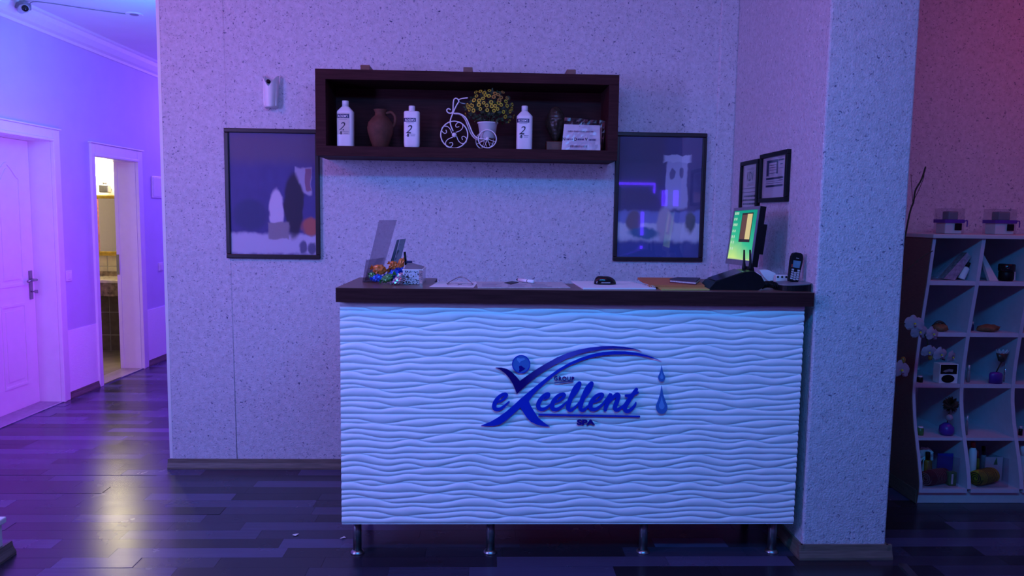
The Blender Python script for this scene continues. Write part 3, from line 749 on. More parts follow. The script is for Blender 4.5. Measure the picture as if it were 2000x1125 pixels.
def stroke(name, pts, wds, mat_=M['logo_blue']):
    P = smooth_path([(a, b, 0) for a, b in pts], 7)
    n = len(P); k = len(wds) - 1; mbs = MB()
    lft, rgt = [], []
    for i, p in enumerate(P):
        t = P[min(i + 1, n - 1)] - P[max(i - 1, 0)]; t = t.normalized() if t.length > 1e-6 else Vector((1, 0, 0))
        nn = Vector((-t.y, t.x, 0)); f = i / (n - 1) * k; j = min(int(f), k - 1); wv = wds[j] + (wds[j + 1] - wds[j]) * (f - j)
        lft.append(p + nn * wv / 2); rgt.append(p - nn * wv / 2)
    dz = [0.0058 + LVL[0] + 0.0005 * i / n for i in range(n)]
    LVL[0] = (LVL[0] + 0.00031) % 0.0016
    q = [LG(p.x, p.y, 0) for p in lft] + [LG(p.x, p.y, 0) for p in rgt] + [LG(p.x, p.y, d) for p, d in zip(lft, dz)] + [LG(p.x, p.y, d) for p, d in zip(rgt, dz)]
    fs = []
    for i in range(n - 1):
        fs += [(2 * n + i, 2 * n + i + 1, 3 * n + i + 1, 3 * n + i), (i, n + i, n + i + 1, i + 1), (i, i + 1, 2 * n + i + 1, 2 * n + i), (n + i, 3 * n + i, 3 * n + i + 1, n + i + 1)]
    mbs.add(q, fs)
    for e, wv in ((P[0], wds[0]), (P[-1], wds[-1])): mbs.prism(circ(e.x, e.y, wv / 2, 14), LG, 0.0056 + LVL[0] * 0.2)
    return mbs
def letter(name, *strokes):
    big = MB()
    for pts, wds in strokes:
        s_ = stroke(name, pts, wds); big.add(s_.v, s_.f)
    return big.build(name, M['logo_blue'], sg)
def e_at(dx, w0=1.0):
    return ([(318 + dx, 662), (355 + dx, 648), (392 + dx, 620), (405 + dx, 594), (385 + dx, 588), (345 + dx, 608), (308 + dx, 655), (296 + dx, 700), (312 + dx, 722), (345 + dx, 720), (385 + dx, 695), (428 + dx, 655)], [10, 18, 26, 30, 26, 30, 38, 40, 34, 26, 22, 12])
letter('letter_e', e_at(0))
letter('letter_c', ([(742, 632), (772, 612), (780, 588), (755, 590), (718, 622), (690, 668), (690, 706), (715, 722), (755, 712), (812, 668)], [12, 26, 28, 28, 34, 38, 38, 32, 24, 14]))
letter('letter_e', e_at(513))
lpts = [(932, 668), (985, 622), (1035, 552), (1058, 500), (1048, 490), (1010, 540), (972, 630), (952, 695), (962, 728), (990, 722), (1045, 672)]
lw = [10, 20, 26, 22, 26, 36, 40, 40, 32, 24, 12]
letter('letter_l', (lpts, lw))
letter('letter_l', ([(a + 108, b) for a, b in lpts], lw))
letter('letter_e', e_at(852))
letter('letter_n', ([(1262, 668), (1300, 622), (1328, 592), (1312, 640), (1290, 690), (1280, 728)], [12, 18, 32, 38, 36, 30]), ([(1290, 690), (1330, 640), (1378, 594), (1398, 600), (1386, 650), (1366, 706), (1382, 730), (1425, 705), (1450, 680)], [16, 26, 32, 36, 38, 38, 30, 22, 12]))
letter('letter_t', ([(1558, 545), (1525, 592), (1485, 650), (1455, 705), (1468, 738), (1500, 730), (1540, 692), (1553, 662)], [28, 34, 38, 40, 34, 28, 22, 10]), ([(1466, 602), (1500, 602), (1535, 585), (1572, 572)], [24, 30, 28, 14]))
MB().prism([(688, 762), (1590, 780), (1590, 793), (688, 778)], LG, 0.006).build('underline', M['logo_blue'], sg)
def wordfn(cx, cy, slope=0.0, wid=1.0):
    def f(x, y, d): return LG(cx + x * wid, cy - y - x * slope, d)
    return f
g_ = MB(); put_text(g_, 'GROUP', 50, wordfn(917, 450, -0.02, 1.0), d=0.005, bold=0.8, space=1.12); g_.build('word_group', M['logo_dark'], sg)
MB().prism([(830, 486), (1000, 473), (1000, 478), (830, 492)], LG, 0.005).build('word_rule', M['logo_dark'], sg)
s_ = MB(); put_text(s_, 'SPA', 62, wordfn(1110, 838, 0, 1.5), d=0.005, bold=3.2, space=1.0); s_.build('word_spa', M['logo_dark'], sg)
def drop(cx, tip, bot, r):
    cyr = bot - r * 1.18; pts = [(cx, tip)]
    for i in range(19):
        a = -0.42 + (PI + 0.84) * i / 18
        pts.append((cx + r * math.cos(a), cyr + r * 1.18 * math.sin(a)))
    # concave shoulders
    q = [pts[0], (cx + r * 0.28, tip + (cyr - tip) * 0.42), (cx + r * 0.66, tip + (cyr - tip) * 0.72)] + pts[1:] + [(cx - r * 0.66, tip + (cyr - tip) * 0.72), (cx - r * 0.28, tip + (cyr - tip) * 0.42)]
    return q
for tip, bot, r in ((333, 478, 31), (512, 763, 51)):
    dd = MB().prism(drop(1781, tip, bot, r), LG, 0.006).build('water_drop', M['logo_mid'], sg)
    MB().prism(drop(1781, tip + (bot - tip) * 0.36, bot - (bot - tip) * 0.17, r * 0.48), lambda a, b, c: LG(a, b, 0.0062 + c), 0.0006).build('drop_highlight', M['logo_light'], dd)

# ================================================================ PICTURES on the back wall (plain stand-in prints of like colours)
def blob_print(name, base, shapes):
    """flat print: soft-edged colour fields in picture coordinates (0..1)"""
    m, nt, b = new_mat(name); L = nt.links.new
    tc = N(nt, 'ShaderNodeTexCoord'); sx = N(nt, 'ShaderNodeSeparateXYZ'); L(tc.outputs['Generated'], sx.inputs[0])
    wz = N(nt, 'ShaderNodeTexNoise', Scale=9.0, Detail=4.0); L(tc.outputs['Generated'], wz.inputs['Vector'])
    def mth(op, a, b_=None, c_=None):
        n = N(nt, 'ShaderNodeMath', operation=op)
        for i, x in enumerate((a, b_, c_)):
            if x is None: continue
            if isinstance(x, (int, float)): n.inputs[i].default_value = x
            else: L(x, n.inputs[i])
        return n.outputs[0]
    off = mth('MULTIPLY', mth('SUBTRACT', wz.outputs['Fac'], 0.5), 0.07)
    X = mth('ADD', sx.outputs[0], off); Z = mth('ADD', sx.outputs[2], off)
    cur = None
    bs = N(nt, 'ShaderNodeMix', data_type='RGBA'); bs.inputs[6].default_value = tuple(c * 0.8 for c in base) + (1,); bs.inputs[7].default_value = tuple(c * 1.2 for c in base) + (1,)
    L(wz.outputs['Fac'], bs.inputs['Factor']); cur = bs.outputs[2]
    for kind, cx, cz, rx, rz, soft, col in shapes:
        ax = mth('DIVIDE', mth('SUBTRACT', X, cx), rx); az = mth('DIVIDE', mth('SUBTRACT', Z, cz), rz)
        if kind == 'o': dd = mth('POWER', mth('ADD', mth('MULTIPLY', ax, ax), mth('MULTIPLY', az, az)), 0.5)
        else: dd = mth('MAXIMUM', mth('ABSOLUTE', ax), mth('ABSOLUTE', az))
        mrn = N(nt, 'ShaderNodeMapRange', interpolation_type='SMOOTHSTEP')
        mrn.inputs['From Min'].default_value = 1 + soft; mrn.inputs['From Max'].default_value = 1 - soft; L(dd, mrn.inputs['Value'])
        mx = N(nt, 'ShaderNodeMix', data_type='RGBA'); L(mrn.outputs[0], mx.inputs['Factor']); L(cur, mx.inputs[6]); mx.inputs[7].default_value = col + (1,); cur = mx.outputs[2]
    L(cur, b.inputs['Base Color']); b.inputs['Roughness'].default_value = 0.45; b.inputs['Specular IOR Level'].default_value = 0.2
    return m
def picture(name, x0, x1, z0, z1, pm_, label, fw=0.024, plane=YW, tilt=0.0, glassmat='glass'):
    t = empty(name, ((x0 + x1) / 2, plane, z0), label, 'picture')
    d = 0.022
    for a, b in (((x0, z1 - fw), (x1, z1)), ((x0, z0), (x1, z0 + fw)), ((x0, z0 + fw), (x0 + fw, z1 - fw)), ((x1 - fw, z0 + fw), (x1, z1 - fw))):
        MB().box((a[0], plane - d, a[1]), (b[0], plane - 0.001, b[1]), bev=0.004).build('frame_rail', M['frame_dark'], t)
    MB().box((x0 + fw - 0.002, plane - 0.010, z0 + fw - 0.002), (x1 - fw + 0.002, plane - 0.003, z1 - fw + 0.002)).build('print', pm_, t)
    MB().box((x0 + fw - 0.002, plane - 0.015, z0 + fw - 0.002), (x1 - fw + 0.002, plane - 0.012, z1 - fw + 0.002)).build('glass_pane', M[glassmat], t)
    return t
M['pglass'] = glass('picture_glass', (0.97, 0.97, 0.99), 0.05, 0.015)
prL = blob_print('print_blue_hall', (0.123, 0.104, 0.304), [
    ('b', 0.5, 0.09, 0.7, 0.085, 0.25, (0.722, 0.646, 0.798)), ('b', 0.5, 0.88, 0.8, 0.12, 0.6, (0.190, 0.142, 0.247)), ('o', 0.24, 0.33, 0.20, 0.13, 0.2, (0.095, 0.095, 0.228)),
    ('b', 0.85, 0.61, 0.10, 0.11, 0.1, (0.570, 0.494, 0.646)), ('b', 0.91, 0.62, 0.035, 0.09, 0.1, (0.380, 0.190, 0.266)),
    ('o', 0.74, 0.41, 0.11, 0.26, 0.15, (0.067, 0.057, 0.085)), ('o', 0.54, 0.37, 0.085, 0.17, 0.15, (0.850, 0.722, 0.850)), ('b', 0.56, 0.20, 0.12, 0.07, 0.12, (0.418, 0.342, 0.380)),
    ('o', 0.95, 0.24, 0.12, 0.07, 0.25, (0.627, 0.190, 0.133)), ('o', 0.84, 0.06, 0.05, 0.05, 0.3, (0.190, 0.171, 0.285)), ('o', 0.95, 0.06, 0.05, 0.05, 0.3, (0.190, 0.171, 0.285))])
prR = blob_print('print_pale_tower_hall', (0.133, 0.123, 0.266), [
    ('b', 0.5, 0.22, 0.8, 0.09, 0.25, (0.798, 0.798, 0.850)), ('b', 0.5, 0.34, 0.8, 0.05, 0.3, (0.304, 0.342, 0.646)), ('b', 0.25, 0.72, 0.3, 0.3, 0.3, (0.142, 0.123, 0.209)),
    ('b', 0.70, 0.62, 0.13, 0.21, 0.08, (0.570, 0.551, 0.722)), ('b', 0.70, 0.82, 0.16, 0.03, 0.15, (0.722, 0.703, 0.850)),
    ('o', 0.65, 0.70, 0.03, 0.045, 0.2, (0.228, 0.209, 0.342)), ('o', 0.75, 0.70, 0.03, 0.045, 0.2, (0.228, 0.209, 0.342)),
    ('o', 0.58, 0.28, 0.10, 0.15, 0.2, (0.646, 0.551, 0.608)), ('o', 0.20, 0.30, 0.09, 0.09, 0.25, (0.266, 0.209, 0.247)),
    ('b', 0.4, 0.03, 0.6, 0.10, 0.5, (0.095, 0.133, 0.380)), ('o', 0.32, 0.20, 0.18, 0.05, 0.3, (0.114, 0.247, 0.380)), ('o', 0.88, 0.30, 0.06, 0.09, 0.3, (0.171, 0.190, 0.190))])
picture('framed_picture', -1.474, -0.945, 1.239, 1.970, prL, 'tall dark framed print with blue hall left of the shelf').name = 'framed_picture'
for o in bpy.data.objects['framed_picture'].children:
    if o.name.startswith('glass_pane'): o.data.materials[0] = M['pglass']
pr = picture('framed_picture', 0.738, 1.265, 1.250, 1.988, prR, 'tall dark framed print with pale tower right of the shelf')
for o in pr.children:
    if o.name.startswith('glass_pane'): o.data.materials[0] = M['pglass']

# ================================================================ CERTIFICATES on the pillar side
def certificate(corners, label):
    """frame hung on the pillar's left face (plane X = 1.424)"""
    XP = 1.424
    p = [at_x(*c, XP - 0.02) for c in corners]    # tl tr br bl
    y0 = (p[1].y + p[2].y) / 2; y1 = (p[0].y + p[3].y) / 2; z1 = (p[0].z + p[1].z) / 2; z0 = (p[2].z + p[3].z) / 2
    t = empty('framed_certificate', (XP, (y0 + y1) / 2, z0), label, 'certificate')
    fw = 0.022
    for a, b in (((y0, z1 - fw), (y1, z1)), ((y0, z0), (y1, z0 + fw)), ((y0, z0 + fw), (y0 + fw, z1 - fw)), ((y1 - fw, z0 + fw), (y1, z1 - fw))):
        MB().box((XP - 0.022, a[0], a[1]), (XP - 0.001, b[0], b[1]), bev=0.003).build('frame_rail', M['black'], t)
    sh = MB().box((XP - 0.009, y0 + fw, z0 + fw), (XP - 0.004, y1 - fw, z1 - fw)).build('paper_sheet', M['paper'], t)
    MB().box((XP - 0.0135, y0 + fw - 0.002, z0 + fw - 0.002), (XP - 0.0115, y1 - fw + 0.002, z1 - fw + 0.002)).build('glass_pane', M['glass'], t)
    def fn(u, v, d=0):   # u to the right as seen (towards -Y), v up; 0..1
        return (XP - 0.0094 - d, y1 - fw - (y1 - y0 - 2 * fw) * u, z0 + fw + (z1 - z0 - 2 * fw) * v)
    return t, sh, fn, (y1 - y0 - 2 * fw), (z1 - z0 - 2 * fw)
t1, sh1, f1, w1, h1 = certificate(((1446, 318), (1481, 308.5), (1476.5, 412), (1442, 415)), 'black framed notice reading KDV behind the monitor')
ib = MB()
def tfn(f, cx, cy, w_, h_):
    return lambda x, y, d: f(cx + x / w_, cy + y / h_, 0.0003)
put_text(ib, 'KDV', 0.070, tfn(f1, 0.5, 0.73, w1, h1), bold=0.001, width=0.72)
ib.build('printed_text', M['ink'], sh1)
ig = MB()
put_text(ig, 'F\u0130YATLARIMIZA', 0.017, tfn(f1, 0.5, 0.91, w1, h1), width=0.85)
put_text(ig, 'DAH\u0130LD\u0130R', 0.024, tfn(f1, 0.5, 0.56, w1, h1), width=0.8)
for cy in (0.455, 0.365): ig.prism([(0.02, cy - 0.008), (0.98, cy - 0.008), (0.98, cy + 0.004), (0.02, cy + 0.004)], lambda a, b, c: f1(a, b, 0.0003), -0.0001)
for cy, a0, a1 in ((0.27, 0.12, 0.88), (0.18, 0.06, 0.92), (0.09, 0.08, 0.9)):
    x = a0
    while x < a1:
        l_ = random.uniform(0.05, 0.13); ig.prism([(x, cy - 0.022), (min(a1, x + l_), cy - 0.022), (min(a1, x + l_), cy + 0.018), (x, cy + 0.018)], lambda a, b, c: f1(a, b, 0.0003), -0.0001); x += l_ + 0.025
ig.build('printed_lines', M['ink_grey'], sh1, kind='stuff')
t2, sh2, f2, w2, h2 = certificate(((1483.5, 302.5), (1537.5, 291), (1534, 394), (1481, 395.5)), 'black framed tax form hung nearest the pillar edge')
ig = MB(); rct = lambda x0, x1, y0, y1: ig.prism([(x0, y0), (x1, y0), (x1, y1), (x0, y1)], lambda a, b, c: f2(a, b, 0.0003), -0.0001)
M['form_tint'] = mat('form_tint', (0.42, 0.40, 0.52), 0.7, var=0.05)
for x0, x1, y0, y1 in ((0.16, 0.58, 0.86, 0.93), (0.66, 0.86, 0.88, 0.92), (0.16, 0.26, 0.54, 0.86), (0.58, 0.64, 0.58, 0.92), (0.16, 0.86, 0.45, 0.50), (0.16, 0.86, 0.265, 0.315), (0.27, 0.58, 0.795, 0.805), (0.27, 0.58, 0.735, 0.745), (0.27, 0.58, 0.675, 0.685), (0.27, 0.58, 0.60, 0.61), (0.16, 0.86, 0.40, 0.41), (0.16, 0.86, 0.355, 0.365), (0.66, 0.86, 0.70, 0.71)): rct(x0, x1, y0, y1)
ig.build('printed_form', M['form_tint'], sh2, kind='stuff')
ig = MB()
rct(0.72, 0.82, 0.79, 0.81); ig.build('stamp_mark', M['navy'], sh2)
ig = MB(); rct(0.70, 0.85, 0.405, 0.425); ig.build('signature', M['navy'], sh2)

# ================================================================ WALL SHELF (open dark box) and what stands in it
YSF = 4.0
a = at_y(614, 133.5, YSF); b = at_y(1206, 315, YSF); c_ = at_y(618, 302.5, YSF); d_ = at_y(1209.5, 146.5, YSF)
SX0, SX1 = (a.x + c_.x) / 2, (b.x + d_.x) / 2
SZ1, SZ0 = (a.z + d_.z) / 2, (b.z + c_.z) / 2
FT = 0.053
shelf = empty('wall_shelf', ((SX0 + SX1) / 2, YW, SZ0), 'long open dark brown box shelf high on the wall', 'shelf')
MB().box((SX0, YSF, SZ1 - FT), (SX1, YW - 0.001, SZ1), bev=0.002).build('top_board', M['wenge'], shelf)
MB().box((SX0, YSF, SZ0), (SX1, YW - 0.001, SZ0 + FT), bev=0.002).build('bottom_board', M['wenge'], shelf)
for x in (SX0, SX1 - FT): MB().box((x, YSF + 0.0005, SZ0 + FT), (x + FT, YW - 0.001, SZ1 - FT)).build('side_board', M['wenge'], shelf)
MB().box((SX0 + FT, YW - 0.016, SZ0 + FT), (SX1 - FT, YW - 0.001, SZ1 - FT)).build('back_board', M['wenge'], shelf)
for px in (713.5, 914, 1115.5):
    p = at_y(px, 129 + (px - 713) * 0.022, YSF + 0.02)
    MB().box((p.x - 0.024, YSF + 0.01, SZ1 - 0.001), (p.x + 0.024, YW - 0.02, p.z + 0.004), bev=0.002).build('hanging_bracket', M['redwood'], shelf)
ZSH = SZ0 + FT      # standing surface
YB_ = 4.075

def bottle(px0, px1, ptop, pneck, flatshoulder, label):
    """white litre bottle with printed front; pixel width/top set its size on the shelf"""
    p0, p1 = at_y(px0, 270, YB_), at_y(px1, 270, YB_)
    wd = p1.x - p0.x; h = at_y((px0 + px1) / 2, ptop, YB_).z - ZSH
    cx = (p0.x + p1.x) / 2; r = wd / 2
    t = empty('shampoo_bottle', (cx, YB_, ZSH), label, 'bottle', 'white bottles on the wall shelf')
    cap = 0.125 * h; zs = h - cap
    if flatshoulder: pr_ = [(0, 0.0), (r * 0.86, 0), (r * 0.97, 0.012), (r, 0.03), (r, zs * 0.955), (r * 0.93, zs * 0.99), (r * 0.45, zs), (r * 0.40, zs + 0.002)]
    else: pr_ = [(0, 0.0), (r * 0.95, 0), (r, 0.006), (r, zs * 0.86), (r * 0.95, zs * 0.885), (r * 0.50, zs * 0.985), (r * 0.42, zs)]
    body = MB().lathe(pr_, (cx, YB_, ZSH), 40, sy=0.72, power=3.4).build('bottle_body', M['white'], t)
    MB().lathe([(0.0, zs), (r * 0.40, zs), (r * 0.40, h - 0.003), (r * 0.37, h), (0, h)], (cx, YB_, ZSH), 22).build('screw_cap', M['white'], t)
    yf = YB_ - r * 0.72
    def fn(u, v, d=0):      # label coordinates: u -1..1 across, v metres up; wraps with the body
        uu = max(-0.985, min(0.985, u))
        return (cx + r * uu, YB_ - r * 0.72 * (max(0.0, 1 - abs(uu) ** 3.4)) ** (1 / 3.4) - 0.0009 - d, ZSH + v)
    def patch(mb, u0, u1, v0, v1, off=0.0, n=14):
        vs = []; fs = []
        for i in range(n + 1):
            u = u0 + (u1 - u0) * i / n; vs += [fn(u, v0, off), fn(u, v1, off)]
        for i in range(n): fs.append((2 * i, 2 * i + 2, 2 * i + 3, 2 * i + 1))
        return mb.add(vs, fs)
    H = zs
    if not flatshoulder and px0 < 700:
        patch(MB(), -0.93, 0.60, H * 0.30, H * 0.83).build('paper_label', M['cream'], t, label='cream paper label')
    patch(MB(), -0.96, 0.55, H * 0.70, H * 0.80, 0.0003).build('name_band', M['navy'], t)
    tb = MB(); put_text(tb, "ROSEM'S", 0.0175, lambda x, y, d: fn(-0.19 + x / r, H * 0.75 + y, 0.0006), width=0.80, bold=0.0002); tb.build('printed_name', M['white'], t)
    tb = MB()
    put_text(tb, '2', 0.062, lambda x, y, d: fn(-0.30 + x / r, H * 0.50 + y, 0.0006), shear=0.35)
    put_text(tb, '8', 0.020, lambda x, y, d: fn(-0.42 + x / r, H * 0.335 + y, 0.0006), bold=0.001)
    patch(tb, -0.50, -0.02, H * 0.375, H * 0.382, 0.0006, 6)
    tb.build('printed_figure', M['ink'], t)
    tb = MB()
    for u0, u1, v in ((-0.7, 0.32, 0.665), (-0.1, 0.5, 0.36), (-0.1, 0.45, 0.32), (-0.66, -0.5, 0.32)): patch(tb, u0, u1, H * v, H * (v + 0.010), 0.0006, 8)
    tb.build('printed_lines', M['ink_grey'], t, kind='stuff')
    return t
bottle(659, 691.5, 197, 214, False, 'white bottle with cream label at the left end of the shelf')
bottle(789, 820, 207, 219, True, 'square shouldered white bottle between clay jug and wire bicycle')
bottle(1008.5, 1039.5, 207, 219, False, 'white bottle between the yellow flowers and the carved head')

# clay jug
cx = at_y(743, 270, 4.09).x; yj = 4.09; k = at_y(743, 214, yj).z - ZSH
jug = empty('clay_jug', (cx, yj, ZSH), 'round bellied brown clay jug with one handle', 'jug')
R = (at_y(768, 260, yj).x - at_y(717, 260, yj).x) / 2
cxj = cx
MB().lathe([(0, 0), (R * 0.52, 0), (R * 0.58, 0.02 * k), (R * 0.80, 0.22 * k), (R * 0.97, 0.42 * k), (R, 0.52 * k), (R * 0.92, 0.66 * k), (R * 0.64, 0.78 * k), (R * 0.42, 0.85 * k), (R * 0.40, 0.92 * k), (R * 0.50, 0.985 * k), (R * 0.50, k), (R * 0.42, k), (R * 0.34, 0.9 * k), (0, 0.88 * k)], (cxj, yj, ZSH), 36).build('jug_body', M['clay'], jug)
MB().tube(smooth_path([(cxj + R * 0.42, yj, ZSH + 0.90 * k), (cxj + R * 0.85, yj, ZSH + 0.93 * k), (cxj + R * 1.13, yj, ZSH + 0.82 * k), (cxj + R * 1.10, yj, ZSH + 0.66 * k), (cxj + R * 0.90, yj, ZSH + 0.54 * k)], 6), 0.0085, 8).build('jug_handle', M['clay'], jug)

# wire bicycle planter
YK = 4.08
def B(zx, zy, dy=0.0):          # coordinates of the bicycle detail view
    p = at_y(850 + zx / 8.656, 170 + zy / 8.654, YK); return Vector((p.x, YK + dy, p.z))
zb = min(B(320, 1035).z, B(890, 1040).z)
drop_ = ZSH - zb + 0.0035
def Bk(zx, zy, dy=0.0):
    v = B(zx, zy, dy); v.z += drop_; return v
bk = empty('wire_bicycle', Bk(500, 1035), 'white wire bicycle ornament carrying a flower pot', 'ornament')
bk.location.z = ZSH
def circ3(cx, cy, r, dy, n=40): return [Bk(cx + r * math.cos(2 * PI * i / n), cy + r * math.sin(2 * PI * i / n), dy) for i in range(n)]
wf = MB().tube(circ3(322, 802, 228, 0), 0.0034, 8, closed=True).build('front_wheel', M['white'], bk)
hb = MB().disc(Bk(322, 808, -0.006), 0.0125, (0, 1, 0), 20, 0, 0.012).build('wheel_hub', M['white'], wf)
for q in range(4):
    an = q * PI / 2
    pts = []
    for x, y in ((25, -40), (105, -75), (145, -130), (130, -195), (70, -210), (25, -165), (40, -130), (85, -140)):
        pts.append(Bk(322 + (x * math.cos(an) - y * math.sin(an)) * 1.0, 805 + (x * math.sin(an) + y * math.cos(an)) * 1.0, 0))
    MB().tube(smooth_path(pts, 5), 0.0024, 6).build('scroll_spoke', M['white'], wf)
for dy in (-0.05, 0.05):
    ww = MB().tube(circ3(882 if dy < 0 else 835, 890, 150, dy), 0.0030, 8, closed=True).build('rear_wheel', M['white'], bk)
    cxr = 882 if dy < 0 else 835
    MB().disc(Bk(cxr, 890, dy - 0.004), 0.0095, (0, 1, 0), 18, 0, 0.008).build('wheel_hub', M['white'], ww)
    for an in (0.35, 1.22, 1.92, 2.75):
        MB().tube([Bk(cxr, 890, dy), Bk(cxr + 148 * math.cos(an), 890 + 148 * math.sin(an), dy)], 0.0018, 6).build('spoke', M['white'], ww)
MB().tube([Bk(882, 890, -0.05), Bk(835, 890, 0.05)], 0.003, 8).build('axle', M['white'], bk)
fr = MB()
fr.tube(smooth_path([Bk(305, 745), Bk(262, 640), Bk(258, 555), Bk(300, 440), Bk(360, 310), Bk(400, 235), Bk(365, 190), Bk(320, 205), Bk(305, 290), Bk(300, 400), Bk(270, 440), Bk(220, 430), Bk(195, 390), Bk(225, 362), Bk(262, 382)], 6), 0.0036, 8)
for dy, s in ((-0.012, 0), (0.012, 30)):
    fr.tube(smooth_path([Bk(312, 448, dy), Bk(420, 455, dy), Bk(520 - s * 0.6, 525 + s * 0.3, dy), Bk(580 - s, 650, dy), Bk(640 - s, 790, dy), Bk(720 - s * 0.4, 865 + s * 0.6, dy), Bk(870, 888, dy * 3)], 6), 0.0036, 8)
fr.build('bent_frame', M['white'], bk)
MB().tube(smooth_path([Bk(395, 215), Bk(450, 200, -0.015), Bk(555, 195, -0.03)], 5), 0.0032, 8).tube(smooth_path([Bk(400, 235), Bk(430, 255, 0.02), Bk(505, 264, 0.035)], 5), 0.0028, 8).build('handlebar', M['white'], bk)
pt, pb = Bk(895, 600), Bk(885, 868)
rt_, rb_ = (Bk(1065, 600).x - Bk(725, 600).x) / 2, (Bk(1010, 868).x - Bk(755, 868).x) / 2
hp_ = pt.z - pb.z
MB().lathe([(0, 0), (rb_, 0), (rt_ * 0.96, hp_ * 0.93), (rt_ * 1.04, hp_ * 0.94), (rt_ * 1.05, hp_), (rt_ * 0.97, hp_), (rt_ * 0.9, hp_ * 0.85), (0, hp_ * 0.85)], (pb.x, YK, pb.z), 32).build('pot', M['white'], bk)
# artificial flowers in the pot
fc = Bk(920, 340); fz = pt.z
fb = empty('artificial_flowers', (pb.x, YK, fz - 0.01), 'round bunch of small yellow artificial flowers in the white pot', 'flowers')
rr = random.Random(3)
lv = MB()
rxf, rzf = 0.128, 0.105
for i in range(420):
    while True:
        x, y, z = rr.uniform(-1, 1), rr.uniform(-1, 1), rr.uniform(-0.75, 1)
        if x * x + y * y + z * z < 1: break
    p = Vector((fc.x + x * rxf, YK + y * 0.062, fc.z - 0.012 + z * rzf))
    if p.z < fz - 0.005 and abs(p.x - pb.x) < 0.1: p.z = fz + 0.01
    a = rr.uniform(0, 2 * PI); e = rr.uniform(-0.6, 1.2); l_ = rr.uniform(0.014, 0.028); w_ = l_ * 0.28
    dv = Vector((math.cos(a) * math.cos(e), math.sin(a) * math.cos(e) * 0.6, math.sin(e))); sd = dv.cross(Vector((0.2, 1, 0.1))).normalized()
    lv.add([p, p + dv * l_ * 0.5 + sd * w_, p + dv * l_, p + dv * l_ * 0.5 - sd * w_], [(0, 1, 2, 3)])
lv.build('foliage', M['leaf'], fb, kind='stuff', fix=False)
stm = MB()
for i in range(14):
    a = 2 * PI * i / 14; stm.tube([(pb.x + 0.012 * math.cos(a), YK + 0.012 * math.sin(a), fz - 0.03), (fc.x + 0.05 * math.cos(a), YK + 0.03 * math.sin(a), fc.z)], 0.0014, 5)
stm.build('stems', M['leaf'], fb, kind='stuff')
spots = [(765, 100), (915, 90), (690, 110), (1140, 110), (850, 170), (905, 185), (985, 200), (1110, 205), (810, 225), (745, 260), (610, 330), (560, 350), (630, 345), (870, 345), (945, 290), (955, 355), (1010, 350), (1070, 300), (1110, 330), (1210, 210), (1300, 310), (1210, 340), (1260, 430), (1150, 445), (765, 400), (515, 470), (545, 320), (1325, 500), (1250, 580), (1080, 255), (700, 180), (660, 250), (1190, 270), (830, 130), (1010, 140), (1060, 160), (580, 400), (650, 420), (880, 420), (990, 430), (1050, 400), (1180, 520), (1290, 380), (740, 330), (820, 300)]
for i, (zx, zy) in enumerate(spots):
    p = B(zx, zy); q = p - fc
    dp = max(0.0, 1 - (q.x / (rxf * 1.05)) ** 2 - (q.z / (rzf * 1.15)) ** 2)
    p = Vector((p.x, YK - 0.068 * math.sqrt(dp) - 0.004, p.z))
    nrm = Vector((q.x / rxf * 0.9, -0.25 - math.sqrt(dp), q.z / rzf * 0.9 + 0.15)).normalized()
    u = nrm.orthogonal().normalized(); v = nrm.cross(u)
    f = MB(); n = 9; r0 = rr.uniform(0.0105, 0.0132)
    for kx in range(n):
        a = 2 * PI * kx / n; dr = u * math.cos(a) + v * math.sin(a); sd = u * -math.sin(a) + v * math.cos(a)
        f.add([p + dr * r0 * 0.28, p + dr * r0 * 0.75 + sd * r0 * 0.26 + nrm * 0.001, p + dr * r0 + nrm * 0.0005, p + dr * r0 * 0.75 - sd * r0 * 0.26 + nrm * 0.001], [(0, 1, 2, 3)])
    f.ball(p + nrm * 0.0015, r0 * 0.36, 8, 1)
    f.build('flower', [M['petal_orange'] if zx > 950 and zy < 260 else M['petal_yellow'], M['flower_eye']], fb, fix=False)

